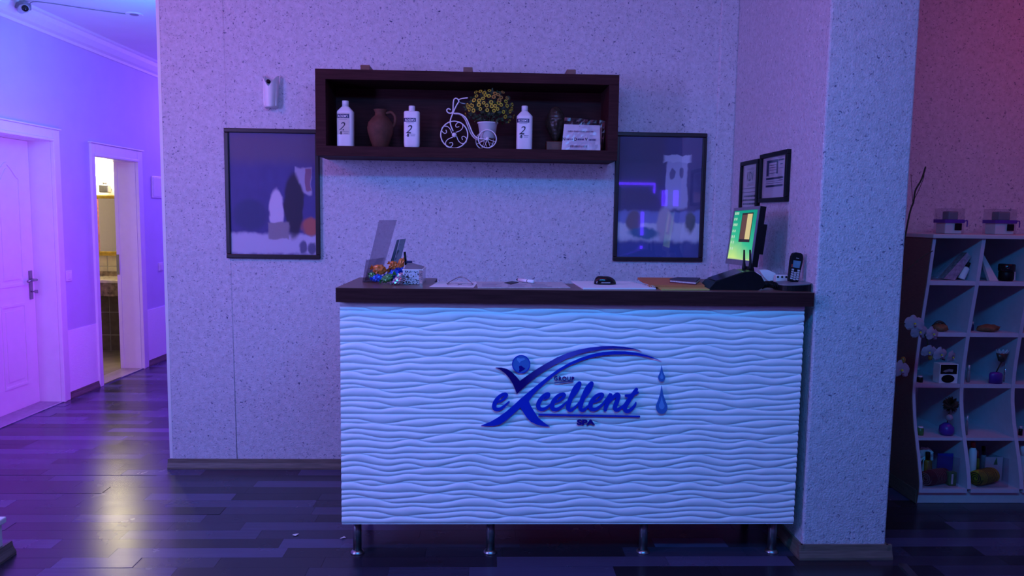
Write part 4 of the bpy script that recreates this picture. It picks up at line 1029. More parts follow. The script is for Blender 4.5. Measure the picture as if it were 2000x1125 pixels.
# carved head on a block
xh = at_y(1085, 250, 4.18).x; yh = 4.18; zh = at_y(1085, 277, yh).z; zt_ = at_y(1085, 208, yh).z
hd = empty('carved_head', (xh, yh, ZSH), 'dark carved long faced head on a red brown block', 'sculpture')
MB().box((at_y(1066, 280, yh).x, yh - 0.035, ZSH), (at_y(1098, 280, yh).x, yh + 0.035, ZSH + (zh - ZSH)), bev=0.004).build('block_base', M['redwood'], hd)
hh = zt_ - zh; rx = 0.052
bm = bmesh.new(); bmesh.ops.create_uvsphere(bm, u_segments=48, v_segments=40, radius=1)
for v in bm.verts:
    x, y, z = v.co; t = (z + 1) / 2
    wdt = 0.60 + 0.42 * math.sin(min(1, t * 1.15) * PI * 0.62)
    X, Y, Z = x * rx * wdt, y * 0.05 * wdt, zh + t * hh
    if y < 0:
        fr_ = -y
        nose = math.exp(-(x / 0.16) ** 2) * math.exp(-((t - 0.44) / 0.11) ** 2) * 0.016
        brow = math.exp(-((abs(x) - 0.38) / 0.26) ** 2) * math.exp(-((t - 0.62) / 0.035) ** 2) * 0.008
        eye = -math.exp(-((abs(x) - 0.40) / 0.17) ** 2) * math.exp(-((t - 0.54) / 0.045) ** 2) * 0.009
        lid = math.exp(-((abs(x) - 0.40) / 0.12) ** 2) * math.exp(-((t - 0.535) / 0.016) ** 2) * 0.005
        lip = math.exp(-(x / 0.28) ** 2) * (math.exp(-((t - 0.265) / 0.022) ** 2) + 0.9 * math.exp(-((t - 0.205) / 0.020) ** 2)) * 0.008
        mouth = -math.exp(-(x / 0.30) ** 2) * math.exp(-((t - 0.235) / 0.012) ** 2) * 0.006
        chin = math.exp(-(x / 0.3) ** 2) * math.exp(-((t - 0.09) / 0.06) ** 2) * 0.006
        orn = math.exp(-(x / 0.22) ** 2) * math.exp(-((t - 0.83) / 0.035) ** 2) * 0.010
        band = math.exp(-((t - 0.73) / 0.018) ** 2) * 0.005
        Y -= (nose + brow + eye + lid + lip + mouth + chin + orn + band) * min(1, fr_ * 1.4)
    ear = math.exp(-((t - 0.48) / 0.12) ** 2) * math.exp(-(y / 0.25) ** 2) * 0.008
    X += math.copysign(ear, x) if abs(x) > 0.5 else 0
    v.co = Vector((xh + X, yh + Y, Z))
MB().addbm(bm, 0, True).build('head', M['bronze'], hd)

# notice card standing in a clear crumpled bag
YC = 4.055
def K(zx, zy): p = at_y(1090 + zx / 15, 225 + zy / 15, YC); return p
q = [K(100, 1018), K(1235, 1025), K(1245, 265), K(195, 235)]
dz = ZSH + 0.0012 - min(q[0].z, q[1].z)
cdn = empty('notice_card', ((q[0].x + q[1].x) / 2, YC, ZSH), 'white printed card leaning at the right end of the shelf', 'card')
def cf(u, v, d=0.0):
    p = (q[0] * (1 - u) + q[1] * u) * (1 - v) + (q[3] * (1 - u) + q[2] * u) * v
    return (p.x, YC + v * 0.03 - d, p.z + dz)
cb = MB(); cb.prism([(0, 0), (1, 0), (1, 1), (0, 1)], cf, -0.0015); cb.build('card_sheet', M['paper'], cdn)
cw, chh = (q[1].x - q[0].x), (q[2].z - q[1].z)
tb = MB()
for ch, u in (('D', 0.345), ('V', 0.63), ('N', 0.03)): put_text(tb, ch, 0.022, lambda x, y, d: cf(u + x / cw, 0.435 + y / chh, 0.0006), bold=0.0012)
tb.prism(circ(0.44, 0.945, 0.012, 10), lambda a, b, c: cf(a, b, 0.0006), -0.0001)
tb.build('printed_capitals', M['ink'], cdn)
def glyph_row(mb, u0, u1, v, hv, seed):
    r_ = random.Random(seed); u = u0
    while u < u1:
        w_ = r_.uniform(0.018, 0.034); mb.prism([(u, v - hv), (u + w_, v - hv), (u + w_, v + hv * r_.uniform(0.6, 1)), (u, v + hv * r_.uniform(0.6, 1))], lambda a, b, c: cf(a, b, 0.0006), -0.0001); u += w_ + 0.010
tb = MB(); glyph_row(tb, 0.08, 0.28, 0.43, 0.035, 1); glyph_row(tb, 0.40, 0.58, 0.43, 0.035, 2); glyph_row(tb, 0.70, 0.90, 0.42, 0.04, 3); tb.build('printed_words', M['violet_ribbon'], cdn)
tb = MB(); glyph_row(tb, 0.12, 0.80, 0.74, 0.035, 4); glyph_row(tb, 0.22, 0.66, 0.16, 0.045, 5); tb.build('faded_words', mat('faded_red_ink', (0.42, 0.26, 0.36), 0.6), cdn)
bg = MB(); nx, nz = 14, 10
rr = random.Random(8)
wq = [K(90, 1030), K(1330, 1030), K(1420, 130), K(215, 25)]
vs = []
for side, yo in ((0, -0.012), (1, 0.05)):
    for i in range(nx + 1):
        for j in range(nz + 1):
            u, v = i / nx, j / nz
            p = (wq[0] * (1 - u) + wq[1] * u) * (1 - v) + (wq[3] * (1 - u) + wq[2] * u) * v
            bulge = math.sin(PI * u) ** 0.5 if 0 < u < 1 else 0
            yy_ = (YC + 0.018 + v * 0.02) + (yo - 0.018) * bulge * (1 - 0.7 * v) + (rr.uniform(-0.006, 0.006) if 0 < i < nx else 0)
            if side == 0: yy_ = min(yy_, YC + v * 0.03 - 0.004) if u < 0.93 and v < 0.82 else yy_
            vs.append((p.x, yy_, max(ZSH + 0.0008, p.z + dz)))
fs = []
for s_ in range(2):
    o_ = s_ * (nx + 1) * (nz + 1)
    for i in range(nx):
        for j in range(nz):
            a = o_ + i * (nz + 1) + j; fs += [(a, a + nz + 1, a + nz + 2), (a, a + nz + 2, a + 1)]
bg.add(vs, fs); bg.build('plastic_bag', M['film'], label='clear crinkled plastic bag around the white printed card', cat='bag', fix=False)

# wall air freshener
p0 = at_y(512, 146, YW - 0.04); p1 = at_y(541, 146, YW - 0.04); zb_ = at_y(526, 210, YW - 0.04).z; zt2 = at_y(526, 146, YW - 0.04).z
cx = (p0.x + p1.x) / 2; W_ = (p1.x - p0.x) / 2
af = empty('air_freshener', (cx, YW, zb_), 'white wall air freshener with a notched petal top', 'air freshener')
n = 24; rows = 14; vs = []
for j in range(rows + 1):
    t = j / rows
    for i in range(n + 1):
        a = PI * i / n; s = math.cos(a)
        topcut = zb_ + (zt2 - zb_) * (0.62 + 0.38 * abs(s) ** 1.1)     # V-notch at the middle
        z = zb_ + (topcut - zb_) * t
        wd = W_ * (0.84 + 0.16 * min(1, t * 1.6)) * (1 + 0.07 * max(0, t - 0.8) / 0.2)
        dp = 0.075 * (0.85 + 0.15 * t)
        vs.append((cx - wd * s, YW - 0.004 - dp * math.sin(a) ** 0.8 * (1 - 0.12 * t), z))
fs = [(j * (n + 1) + i, j * (n + 1) + i + 1, (j + 1) * (n + 1) + i + 1, (j + 1) * (n + 1) + i) for j in range(rows) for i in range(n)]
sh_ = MB().add(vs, fs, 0, True)
sh_.f.append(tuple(range(n + 1))); sh_.mi.append(0); sh_.sm.append(False)
sh_.build('front_shell', M['white'], af)
MB().prism([(cx - W_ * 0.86, zb_ + 0.01), (cx + W_ * 0.86, zb_ + 0.01), (cx + W_ * 0.9, zt2 - 0.05), (cx, zt2 - 0.035), (cx - W_ * 0.9, zt2 - 0.05)], lambda x, z, d: (x, YW - 0.001 - d, z), 0.042).build('back_body', M['white'], af)
nzp = at_y(524.5, 159, YW - 0.05)
MB().tube([(nzp.x, YW - 0.042, nzp.z), (nzp.x, YW - 0.058, nzp.z)], 0.0105, 16).build('spray_nozzle', M['black'], af)

# ================================================================ THINGS ON THE COUNTER
Zc = ZT + 0.0006
def top(px, py): return at_z(px, py, ZT)
# tall clear sign holder, leaning, seen edge on
def holder(name, b0, b1, t0, t1, Y, th, mt, label):
    pb0, pb1, pt0, pt1 = at_y(*b0, Y), at_y(*b1, Y), at_y(*t0, Y), at_y(*t1, Y)
    t = empty(name, ((pb0.x + pb1.x) / 2, Y, ZT), label, 'sign holder')
    return t, pb0, pb1, pt0, pt1
Y1 = 3.46
t, a0, a1, c0, c1 = holder('acrylic_sign_holder', (719, 545), (738, 545), (746.5, 430), (770, 430), Y1, 0, None, 'tall leaning clear acrylic sheet holder at the left counter end')
def sheet(a0, a1, c1, c0, Y, dy0, dy1, z0, th=0.003):
    # a slightly turned upright sheet: left edge nearer than the right
    vs = []
    for d in (0, th):
        for p, dy in ((a0, dy0), (a1, dy1), (c1, dy1), (c0, dy0)):
            vs.append((p.x, Y + dy + d, max(z0, p.z)))
    return vs, [(0, 1, 2, 3), (7, 6, 5, 4), (0, 4, 5, 1), (1, 5, 6, 2), (2, 6, 7, 3), (3, 7, 4, 0)]
MB().add(*sheet(a0, a1, c1, c0, Y1, -0.10, 0.10, Zc)).build('acrylic_sheet', M['acrylic'], t)
lo0, lo1 = at_y(716, 548, Y1), at_y(738, 548, Y1); hi0, hi1 = at_y(723, 505, Y1), at_y(748, 505, Y1)
MB().add(*sheet(lo0, lo1, hi1, hi0, Y1 - 0.02, -0.10, 0.10, Zc)).build('front_pocket', M['acrylic'], t)
Z3 = at_y(728, 540, Y1)
MB().box((a0.x - 0.005, Y1 - 0.11, ZT), (a1.x + 0.012, Y1 + 0.115, ZT + 0.004)).build('foot_plate', M['acrylic'], t)
Y2 = 3.45
t, a0, a1, c0, c1 = holder('teal_acrylic_stand', (757, 540), (764, 540), (778, 468), (790, 467), Y2, 0, None, 'shorter teal edged acrylic stand behind the wrapped sweets')
MB().add(*sheet(a0, a1, at_y(781.5, 467, Y2), c0, Y2, -0.06, -0.03, Zc, 0.006)).build('thick_edge', mat('teal_edge', (0.06, 0.14, 0.20), 0.2), t)
MB().add(*sheet(a1, at_y(772, 540, Y2), c1, at_y(782.5, 467, Y2), Y2, -0.03, 0.06, Zc, 0.004)).build('acrylic_face', M['acrylic_teal'], t)
# tissue box: printed sides, grey sloping lid flap
p = [top(791, 552), top(826, 553.5)]
tb_ = empty('tissue_box', ((p[0].x + p[1].x) / 2, 3.36, ZT), 'low tissue box with black and white speckled sides', 'tissue box')
def speckle():
    m, nt, b = new_mat('speckled_print'); tc = N(nt, 'ShaderNodeTexCoord'); v = N(nt, 'ShaderNodeTexNoise', Scale=75.0, Detail=1.0, Distortion=1.5)
    nt.links.new(tc.outputs['Object'], v.inputs['Vector']); r = N(nt, 'ShaderNodeValToRGB'); r.color_ramp.interpolation = 'CONSTANT'
    r.color_ramp.elements[0].color = (0.02, 0.015, 0.02, 1); r.color_ramp.elements[1].position = 0.44; r.color_ramp.elements[1].color = (0.55, 0.58, 0.66, 1)
    nt.links.new(v.outputs['Fac'], r.inputs[0]); nt.links.new(r.outputs[0], b.inputs['Base Color']); b.inputs['Roughness'].default_value = 0.5; return m
M['speckle'] = speckle()
x0, x1 = p[0].x, p[1].x; yt = 3.27
zt_b = at_y(800, 526, yt).z
MB().box((x0, yt, Zc), (x1 - 0.012, yt + 0.16, zt_b - 0.006), bev=0.002).build('box_body', M['speckle'], tb_)
MB().box((x1 - 0.012, yt - 0.002, Zc), (x1 + 0.004, yt + 0.162, zt_b - 0.004)).build('box_end', M['foil_silver'], tb_)
MB().box((x0 - 0.002, yt - 0.002, zt_b - 0.006), (x1 + 0.006, yt + 0.164, zt_b), bev=0.001).build('box_rim', M['paper'], tb_)
z_ap = at_y(800, 514, yt + 0.12).z
MB().add([(x0 + 0.005, yt + 0.002, zt_b), (x1, yt + 0.002, zt_b), (x1, yt + 0.15, zt_b + 0.004), (x0 + 0.03, yt + 0.13, z_ap), (x0 + 0.005, yt + 0.13, z_ap)], [(0, 1, 2, 3, 4)]).build('grey_lid', M['grey_plastic'], tb_)
# pen in a small dark desk stand
ps = empty('pen_stand', (at_y(797, 520, 3.50).x, 3.50, ZT), 'dark pen stand with a tall pen behind the tissue box', 'pen stand')
pz = at_y(797, 512, 3.50); 
MB().lathe([(0, 0), (0.03, 0), (0.03, 0.008), (0.008, 0.012), (0.008, pz.z - ZT), (0, pz.z - ZT)], (pz.x, 3.50, ZT), 16).build('stand_post', M['black'], ps)
MB().box((at_y(791, 510, 3.5).x, 3.485, pz.z - 0.006), (at_y(805, 510, 3.5).x, 3.515, pz.z + 0.006), bev=0.003).build('cross_tray', M['navy'], ps)
MB().tube([at_y(793, 518, 3.49), at_y(790.5, 492, 3.49)], 0.0055, 10).build('pen', M['black'], label='dark pen standing upright in the pen stand', cat='pen')

# wrapped sweets and foil packets
rs = random.Random(21)
def crumple(name, px, py, Y, w_, h_, d_, mt, label, tilt=0.0, twist=True, z=None):
    q_ = at_y(px, py, Y); z0 = Zc if z is None else z
    cxx, czz = q_.x, max(q_.z, z0 + h_ * 0.52)
    o = empty(name, (cxx, Y, czz - h_ / 2), label, 'sweet', 'wrapped sweets on the counter')
    bm = bmesh.new(); bmesh.ops.create_icosphere(bm, subdivisions=3, radius=1)
    for v in bm.verts:
        k_ = 1 + 0.16 * math.sin(v.co.x * 9 + rs.random()) * math.cos(v.co.z * 7) + rs.uniform(-0.07, 0.07)
        co = Vector((v.co.x * w_ / 2 * k_, v.co.y * d_ / 2 * k_, v.co.z * h_ / 2 * k_))
        co = Matrix.Rotation(tilt, 3, 'Y') @ co
        zz = czz + co.z
        v.co = Vector((cxx + co.x, Y + co.y, max(z0, zz)))
    MB().addbm(bm, 0, False).build('wrapped_body', mt, o)
    if twist:
        for s in (-1, 1):
            dv = Matrix.Rotation(tilt, 3, 'Y') @ Vector((s, 0, 0.1)); c0_ = Vector((cxx, Y, czz)) + dv * w_ * 0.44
            vs = [c0_]; n_ = 9
            up_ = dv.cross(Vector((0, 1, 0)))
            for i in range(n_):
                a_ = -0.8 + 1.6 * i / (n_ - 1)
                e_ = c0_ + (dv * math.cos(a_) + up_ * math.sin(a_)) * w_ * rs.uniform(0.24, 0.34) + Vector((0, (-1) ** i * 0.004, 0))
                vs.append((e_.x, e_.y, max(z0, e_.z)))
            MB().add(vs, [(0, i, i + 1) for i in range(1, n_)]).build('wrapper_twist', mt, o, fix=False)
crumple('wrapped_sweet', 742, 527, 3.36, 0.062, 0.048, 0.045, M['foil_orange'], 'largest orange wrapped sweet on top at the left', 0.15)
crumple('wrapped_sweet', 769, 519, 3.38, 0.042, 0.042, 0.04, M['foil_orange'], 'small round orange sweet beside the teal stand', 0.4)
crumple('wrapped_sweet', 783, 516, 3.37, 0.030, 0.062, 0.03, M['foil_orange'], 'upright orange sweet nearest the tissue box', 0.35, False)
crumple('wrapped_sweet', 728, 539, 3.36, 0.034, 0.034, 0.035, M['foil_green'], 'green foil sweet at the left end of the pile', 0.3)
crumple('wrapped_sweet', 738, 543, 3.30, 0.050, 0.032, 0.04, M['foil_blue'], 'blue foil sweet under the orange one', -0.2)
crumple('wrapped_sweet', 757, 543, 3.29, 0.058, 0.034, 0.045, M['foil_green'], 'green and silver striped sweet in front', -0.5)
crumple('wrapped_sweet', 770, 537, 3.33, 0.056, 0.050, 0.05, M['foil_blue'], 'large blue foil sweet in the middle of the pile', -0.7)
crumple('wrapped_sweet', 784, 534, 3.36, 0.046, 0.056, 0.045, M['foil_blue'], 'blue foil sweet leaning on the tissue box', 0.6)
crumple('wrapped_sweet', 777, 549, 3.24, 0.050, 0.036, 0.05, M['foil_silver'], 'silver foil sweet at the front of the pile', -0.6)
crumple('wrapped_sweet', 782, 541, 3.30, 0.048, 0.036, 0.03, M['foil_silver'], 'silver foil sweet under the upright orange one', -0.8, False)

# sheets of paper, spectacles, pens
def sheet_on(name, pts, mt, label, cat='paper', th=0.0008, z=None):
    z0 = Zc if z is None else z
    P = [top(*q_) for q_ in pts]
    return MB().prism([(v.x, v.y) for v in P], lambda x, y, d: (x, y, z0 + d), th).build(name, mt, label=label, cat=cat)
sheet_on('paper_sheet', [(838, 561), (856, 550.5), (934, 551), (925, 562)], M['paper'], 'plain white sheet of paper under the spectacles')
nws = sheet_on('newspaper', [(933, 563), (930, 551), (1098, 552), (1114, 563)], M['newsprint'], 'printed grey newspaper page flat on the counter', 'newspaper', 0.002)
nb = MB()
for y_ in range(5):
    v = 3.19 + y_ * 0.032
    for x0_ in (-0.015, 0.10, 0.205): nb.box((x0_, v, Zc + 0.0018), (x0_ + rs.uniform(0.06, 0.09), v + 0.014, Zc + 0.0022))
nb.build('printed_columns', M['ink_grey'], nws)
MB().prism([(v.x, v.y) for v in [top(985, 554), top(1000, 551), top(1013, 553), top(998, 557)]], lambda x, y, d: (x, y, Zc + 0.0025 + d), 0.002).build('dark_card', M['black'], label='small dark card lying on the newspaper', cat='card')
pk = [top(1009, 550.5), top(1042, 555.5)]
mk = empty('white_marker', (pk[0].x, pk[0].y, Zc), 'white marker pen with black tip across the newspaper', 'pen')
A, B2 = Vector((pk[0].x, pk[0].y - 0.02, Zc + 0.012)), Vector((pk[1].x, pk[1].y, Zc + 0.012))
MB().tube([A + (B2 - A) * 0.12, B2], 0.008, 12).build('pen_barrel', M['white'], mk)
MB().tube([A, A + (B2 - A) * 0.12], [0.004, 0.0075], 12).build('pen_tip', M['black'], mk)
MB().tube([A + (B2 - A) * 0.66, A + (B2 - A) * 0.69], 0.0084, 12).build('pen_ring', M['black'], mk)
# folded reading spectacles
gx0, gx1 = top(874, 557), top(923, 557)
gl = empty('spectacles', ((gx0.x + gx1.x) / 2, gx0.y, Zc), 'thin framed spectacles lying open on the white sheet', 'spectacles')
gy = gx0.y; lw_ = (gx1.x - gx0.x)
apx = [at_y(894, 542.5, gy + 0.05), at_y(905, 541.5, gy + 0.05)]
for s in (0, 1):
    cxg = gx0.x + lw_ * (0.24 + 0.52 * s)
    ov_ = lambda r1, r2, i: (cxg + r1 * math.cos(2 * PI * i / 24), gy + r2 * math.sin(2 * PI * i / 24), Zc + 0.004 + 0.004 * math.sin(2 * PI * i / 24))
    MB().tube([ov_(0.026, 0.016, i) for i in range(24)], 0.0014, 6, closed=True).build('rim', M['steel'], gl)
    MB().add([ov_(0.025, 0.015, i) for i in range(24)], [tuple(range(24))]).build('lens', M['glass'], gl, fix=False)
    xo = gx0.x - 0.004 if s == 0 else gx1.x + 0.004
    ap = apx[s]; MB().tube(smooth_path([(xo, gy, Zc + 0.005), (xo * 0.55 + ap.x * 0.45, gy + 0.025, Zc + 0.45 * (ap.z - Zc) + 0.004), (ap.x, gy + 0.05, ap.z), (ap.x + (apx[1 - s].x - ap.x) * 0.9, gy + 0.058, ap.z + 0.001 * s)], 5), 0.0017, 6).build('temple_arm', M['steel'], gl)
MB().tube([(gx0.x + lw_ * 0.44, gy, Zc + 0.005), (gx0.x + lw_ * 0.5, gy + 0.004, Zc + 0.007), (gx0.x + lw_ * 0.56, gy, Zc + 0.005)], 0.0014, 6).build('bridge', M['steel'], gl)
# notepad with mouse
npd = empty('writing_pad', (0.55, 3.2, Zc), 'white writing pad under the black computer mouse', 'notepad')
P = [top(1139, 565.5), top(1116, 551.5), top(1232, 552), top(1281, 565.5)]
MB().prism([(v.x, v.y) for v in P], lambda x, y, d: (x, y, Zc + d), 0.006).build('page_block', M['paper'], npd)
sprl = MB()
for i in range(16):
    c0_ = P[2].lerp(P[3], (i + 0.5) / 16)
    sprl.tube([(c0_.x - 0.007 + 0.007 * math.cos(a_), c0_.y, Zc + 0.0075 + 0.0062 * math.sin(a_)) for a_ in [2 * PI * k_ / 10 for k_ in range(10)]], 0.0009, 5, closed=True)
sprl.build('spiral_binding', M['silver'], npd)
mc = top(1181, 558); 
ms = empty('computer_mouse', (mc.x, mc.y, Zc + 0.006), 'small black computer mouse on the white pad', 'mouse')
def mouse_shell(n=28, m=14):
    vs = []; ang = math.radians(-68)
    for j in range(m + 1):
        ph = (PI / 2) * j / m
        for i in range(n):
            a_ = 2 * PI * i / n
            lx = 0.052 * math.cos(a_) * (1 if math.cos(a_) > 0 else 0.96); ly = 0.030 * math.copysign(abs(math.sin(a_)) ** 0.85, math.sin(a_))
            zz = 0.036 * math.sin(ph) * (1 - 0.22 * (lx / 0.052) ** 1 * math.cos(ph))
            x_, y_ = lx * math.cos(ph) ** 0.55, ly * math.cos(ph) ** 0.55
            vs.append((mc.x + x_ * math.cos(0.12) - y_ * math.sin(0.12), mc.y + x_ * math.sin(0.12) + y_ * math.cos(0.12), Zc + 0.0068 + max(0, zz)))
    fs = [(j * n + i, j * n + (i + 1) % n, (j + 1) * n + (i + 1) % n, (j + 1) * n + i) for j in range(m) for i in range(n)]
    fs.append(tuple(range(n - 1, -1, -1)))
    return vs, fs
v_, f_ = mouse_shell(); MB().add(v_, f_, 0, True).build('mouse_shell', M['black_gloss'], ms)
MB().tube([(mc.x + 0.028, mc.y - 0.003, Zc + 0.034), (mc.x + 0.028, mc.y + 0.011, Zc + 0.034)], 0.006, 12).build('scroll_wheel', M['silver'], ms)
MB().box((mc.x - 0.02, mc.y - 0.0305, Zc + 0.013), (mc.x + 0.02, mc.y - 0.0275, Zc + 0.018)).build('side_button', M['grey_plastic'], ms)
# folders and books left of the router
MB().prism([(v.x, v.y) for v in [top(1292, 567.3), top(1274, 558), top(1368, 559), top(1386, 567.3)]], lambda x, y, d: (x, y, Zc + d), 0.005).build('yellow_notebook', M['yellow_paper'], label='thin yellow booklet under the orange envelope', cat='notebook')
MB().prism([(v.x, v.y) for v in [top(1268, 563.5), top(1245, 549), top(1355, 550), top(1376, 564)]], lambda x, y, d: (x, y, Zc + 0.0055 + d + 0.006 * max(0, (y - 3.2))), 0.010).build('orange_envelope', M['orange_paper'], label='thick orange brown envelope lying beside the router', cat='envelope')
bkp = empty('dark_notebook', (0.92, 3.35, Zc + 0.017), 'dark slanted notebook between orange envelope and router', 'notebook')
P = [Vector((0.926, 3.215, 0)), Vector((0.835, 3.32, 0)), Vector((0.90, 3.43, 0)), Vector((1.0, 3.405, 0))]
MB().prism([(v.x, v.y) for v in P], lambda x, y, d: (x, y, Zc + 0.0165 + d), 0.004).build('back_cover', M['book_red'], bkp)
MB().prism([(v.x, v.y) for v in [q_ * 0.97 + Vector((0.946, 3.33, 0)) * 0.03 for q_ in P]], lambda x, y, d: (x, y, Zc + 0.0205 + d), 0.007).build('page_block', M['newsprint'], bkp)
MB().prism([(v.x, v.y) for v in P], lambda x, y, d: (x, y, Zc + 0.0275 + d), 0.006).build('front_cover', M['book'], bkp)

# router: wedge body, two antennas
YR = 3.20
def RT_(px, py, dy=0.0): v = at_y(px, py, YR); return v
prf = [RT_(1380, 566), RT_(1393, 550), RT_(1410, 543), RT_(1453, 530), RT_(1468, 529), RT_(1482, 538), RT_(1489, 551), RT_(1486, 560), RT_(1476, 566)]
prf = [(v.x, max(v.z, Zc + 0.0001)) for v in prf]
ro = empty('wifi_router', ((prf[0][0] + prf[-1][0]) / 2, YR, Zc), 'black wedge shaped router with two upright antennas', 'router')
MB().prism(prf, lambda x, z, d: (x, YR - 0.03 + d, z), 0.15).build('router_body', M['black'], ro)
gvs = []
for i in range(2):
    s0 = Vector((prf[2][0], 0, prf[2][1])); s1 = Vector((prf[3][0], 0, prf[3][1])); 
a0_, a1_ = prf[1], prf[3]
MB().add([(a0_[0] + 0.006, YR - 0.02, a0_[1] + 0.0055), (a1_[0] - 0.006, YR - 0.02, a1_[1] + 0.001), (a1_[0] - 0.006, YR + 0.11, a1_[1] + 0.0035), (a0_[0] + 0.006, YR + 0.11, a0_[1] + 0.008)], [(0, 1, 2, 3)]).build('glossy_top', M['black_gloss'], ro)
for bx, tx_ in ((1453, 1453.5), (1466, 1465)):
    an = MB(); b0_, b1_ = at_y(bx, 533, YR + 0.10), at_y(tx_, 488, YR + 0.10); b1_.y = b0_.y
    an.tube([b0_, b0_ + (b1_ - b0_) * 0.25, b0_ + (b1_ - b0_) * 0.45, b1_], [0.009, 0.009, 0.0055, 0.0038], 12)
    an.ball(b0_, 0.0095, 12); an.build('antenna', M['black'], ro)

# monitor: faces left towards whoever sits behind the desk
tl, tr, br_, bl2 = (1433.5, 406.5), (1483.5, 402), (1466, 521), (1416.5, 514.5)
YM0, YM1 = 3.40, 3.70      # near and far edge
A_ = at_y(*br_, YM0); B_ = at_y(*bl2, YM1); C_ = at_y(*tl, YM1); D_ = at_y(*tr, YM0)
ex = (B_ - A_); ez = (D_ - A_)
nrm = ez.cross(ex).normalized()
if nrm.x > 0: nrm = -nrm
mo = empty('desktop_monitor', (A_.x + 0.08, 3.56, ZT), 'black flat monitor turned left showing a green desktop', 'monitor')
def MF(u, v, d=0.0):
    p = (A_ * (1 - u) + B_ * u) * (1 - v) + (D_ * (1 - u) + C_ * u) * v
    return tuple(p - nrm * d)      # d > 0 goes behind the face
def mquad(mb, u0, u1, v0, v1, d0, d1):
    return mb.prism([(u0, v0), (u1, v0), (u1, v1), (u0, v1)], lambda a, b, c: MF(a, b, d0 + c), d1 - d0)
mb = MB(); mquad(mb, 0, 1, 0, 1, 0.004, 0.034); mb.build('monitor_back', M['black'], mo)
mb = MB(); mquad(mb, 0.08, 0.92, 0.22, 0.72, 0.034, 0.062); mb.build('rear_bulge', M['black'], mo)
mb = MB()
for u0, u1, v0, v1 in ((0, 1, 0, 0.095), (0, 1, 0.945, 1), (0, 0.045, 0.095, 0.945), (0.955, 1, 0.095, 0.945)): mquad(mb, u0, u1, v0, v1, 0, 0.006)
mb.build('bezel', M['grey_plastic'], mo)
def screen_mat():
    m, nt, b = new_mat('lit_desktop_screen'); L = nt.links.new
    at = N(nt, 'ShaderNodeAttribute'); at.attribute_name = 'uvw'
    sx = N(nt, 'ShaderNodeSeparateXYZ'); L(at.outputs['Vector'], sx.inputs[0])
    nz = N(nt, 'ShaderNodeTexNoise', Scale=2.2, Detail=3.0, Distortion=0.8); L(at.outputs['Vector'], nz.inputs['Vector'])
    # brighter yellow-green glow low on the far side
    a1 = N(nt, 'ShaderNodeMath', operation='SUBTRACT'); a1.inputs[0].default_value = 0.72; L(sx.outputs[1], a1.inputs[1])
    a2 = N(nt, 'ShaderNodeMath', operation='MULTIPLY_ADD'); a2.inputs[1].default_value = 0.30; L(nz.outputs['Fac'], a2.inputs[0]); L(a1.outputs[0], a2.inputs[2])
    a3 = N(nt, 'ShaderNodeMath', operation='MULTIPLY_ADD'); a3.inputs[1].default_value = 0.30; L(sx.outputs[0], a3.inputs[0]); L(a2.outputs[0], a3.inputs[2])
    rp = N(nt, 'ShaderNodeValToRGB'); e = rp.color_ramp.elements
    e[0].position = 0.10; e[0].color = (0.0, 0.30, 0.20, 1); e[1].position = 1.0; e[1].color = (0.62, 0.85, 0.22, 1)
    x = e.new(0.55); x.color = (0.03, 0.50, 0.25, 1)
    a4 = N(nt, 'ShaderNodeMath', operation='MULTIPLY'); a4.inputs[1].default_value = 0.85; L(a3.outputs[0], a4.inputs[0]); L(a4.outputs[0], rp.inputs[0])
    L(rp.outputs[0], b.inputs['Emission Color']); b.inputs['Emission Strength'].default_value = 1.0
    b.inputs['Base Color'].default_value = (0.01, 0.01, 0.01, 1); b.inputs['Roughness'].default_value = 0.3
    return m
mb = MB(); mquad(mb, 0.045, 0.955, 0.095, 0.945, 0.003, 0.005)
so = mb.build('screen', screen_mat(), mo, label='lit green and yellow desktop screen')
at_ = so.data.attributes.new('uvw', 'FLOAT_VECTOR', 'POINT')
at_.data.foreach_set('vector', [c for k_ in range(2) for (u, v) in ((0, 0), (1, 0), (1, 1), (0, 1)) for c in (u, v, 0)])
def emi(name, col, s=1.0):
    m, nt, b = new_mat(name); b.inputs['Base Color'].default_value = (0.01, 0.01, 0.01, 1)
    nz = N(nt, 'ShaderNodeTexNoise', Scale=60.0); rp = N(nt, 'ShaderNodeValToRGB')
    rp.color_ramp.elements[0].color = tuple(c * 0.75 for c in col) + (1,); rp.color_ramp.elements[1].color = tuple(col) + (1,)
    nt.links.new(nz.outputs['Fac'], rp.inputs[0]); nt.links.new(rp.outputs[0], b.inputs['Emission Color']); b.inputs['Emission Strength'].default_value = s; return m
mb = MB(); mquad(mb, 0.20, 0.62, 0.40, 0.90, 0.0022, 0.003); mb.build('window_border', emi('screen_dark', (0.02, 0.015, 0.01)), so)
mb = MB(); mquad(mb, 0.40, 0.60, 0.45, 0.87, 0.0014, 0.0022); mb.build('window_photo', emi('screen_brown', (0.13, 0.06, 0.04)), so)
mb = MB(); mquad(mb, 0.22, 0.40, 0.45, 0.88, 0.0014, 0.0022); mb.build('window_list', emi('screen_cream', (0.75, 0.62, 0.28)), so)
mb = MB()
for v in (0.90, 0.80, 0.70, 0.59, 0.49, 0.39, 0.28):
    for u in ((0.92, 0.86, 0.80) if v in (0.90, 0.70) else (0.92, 0.84)): mquad(mb, u - 0.03, u, v - 0.022, v + 0.022, 0.0018, 0.003)
mb.build('desktop_icons', emi('screen_icon', (0.55, 0.8, 0.6)), so)
mb = MB(); mquad(mb, 0.045, 0.955, 0.096, 0.115, 0.0018, 0.003); mb.build('task_bar', emi('screen_bar', (0.55, 0.75, 0.30)), so)
cm_ = Vector(MF(0.66, 0.2, 0.05))
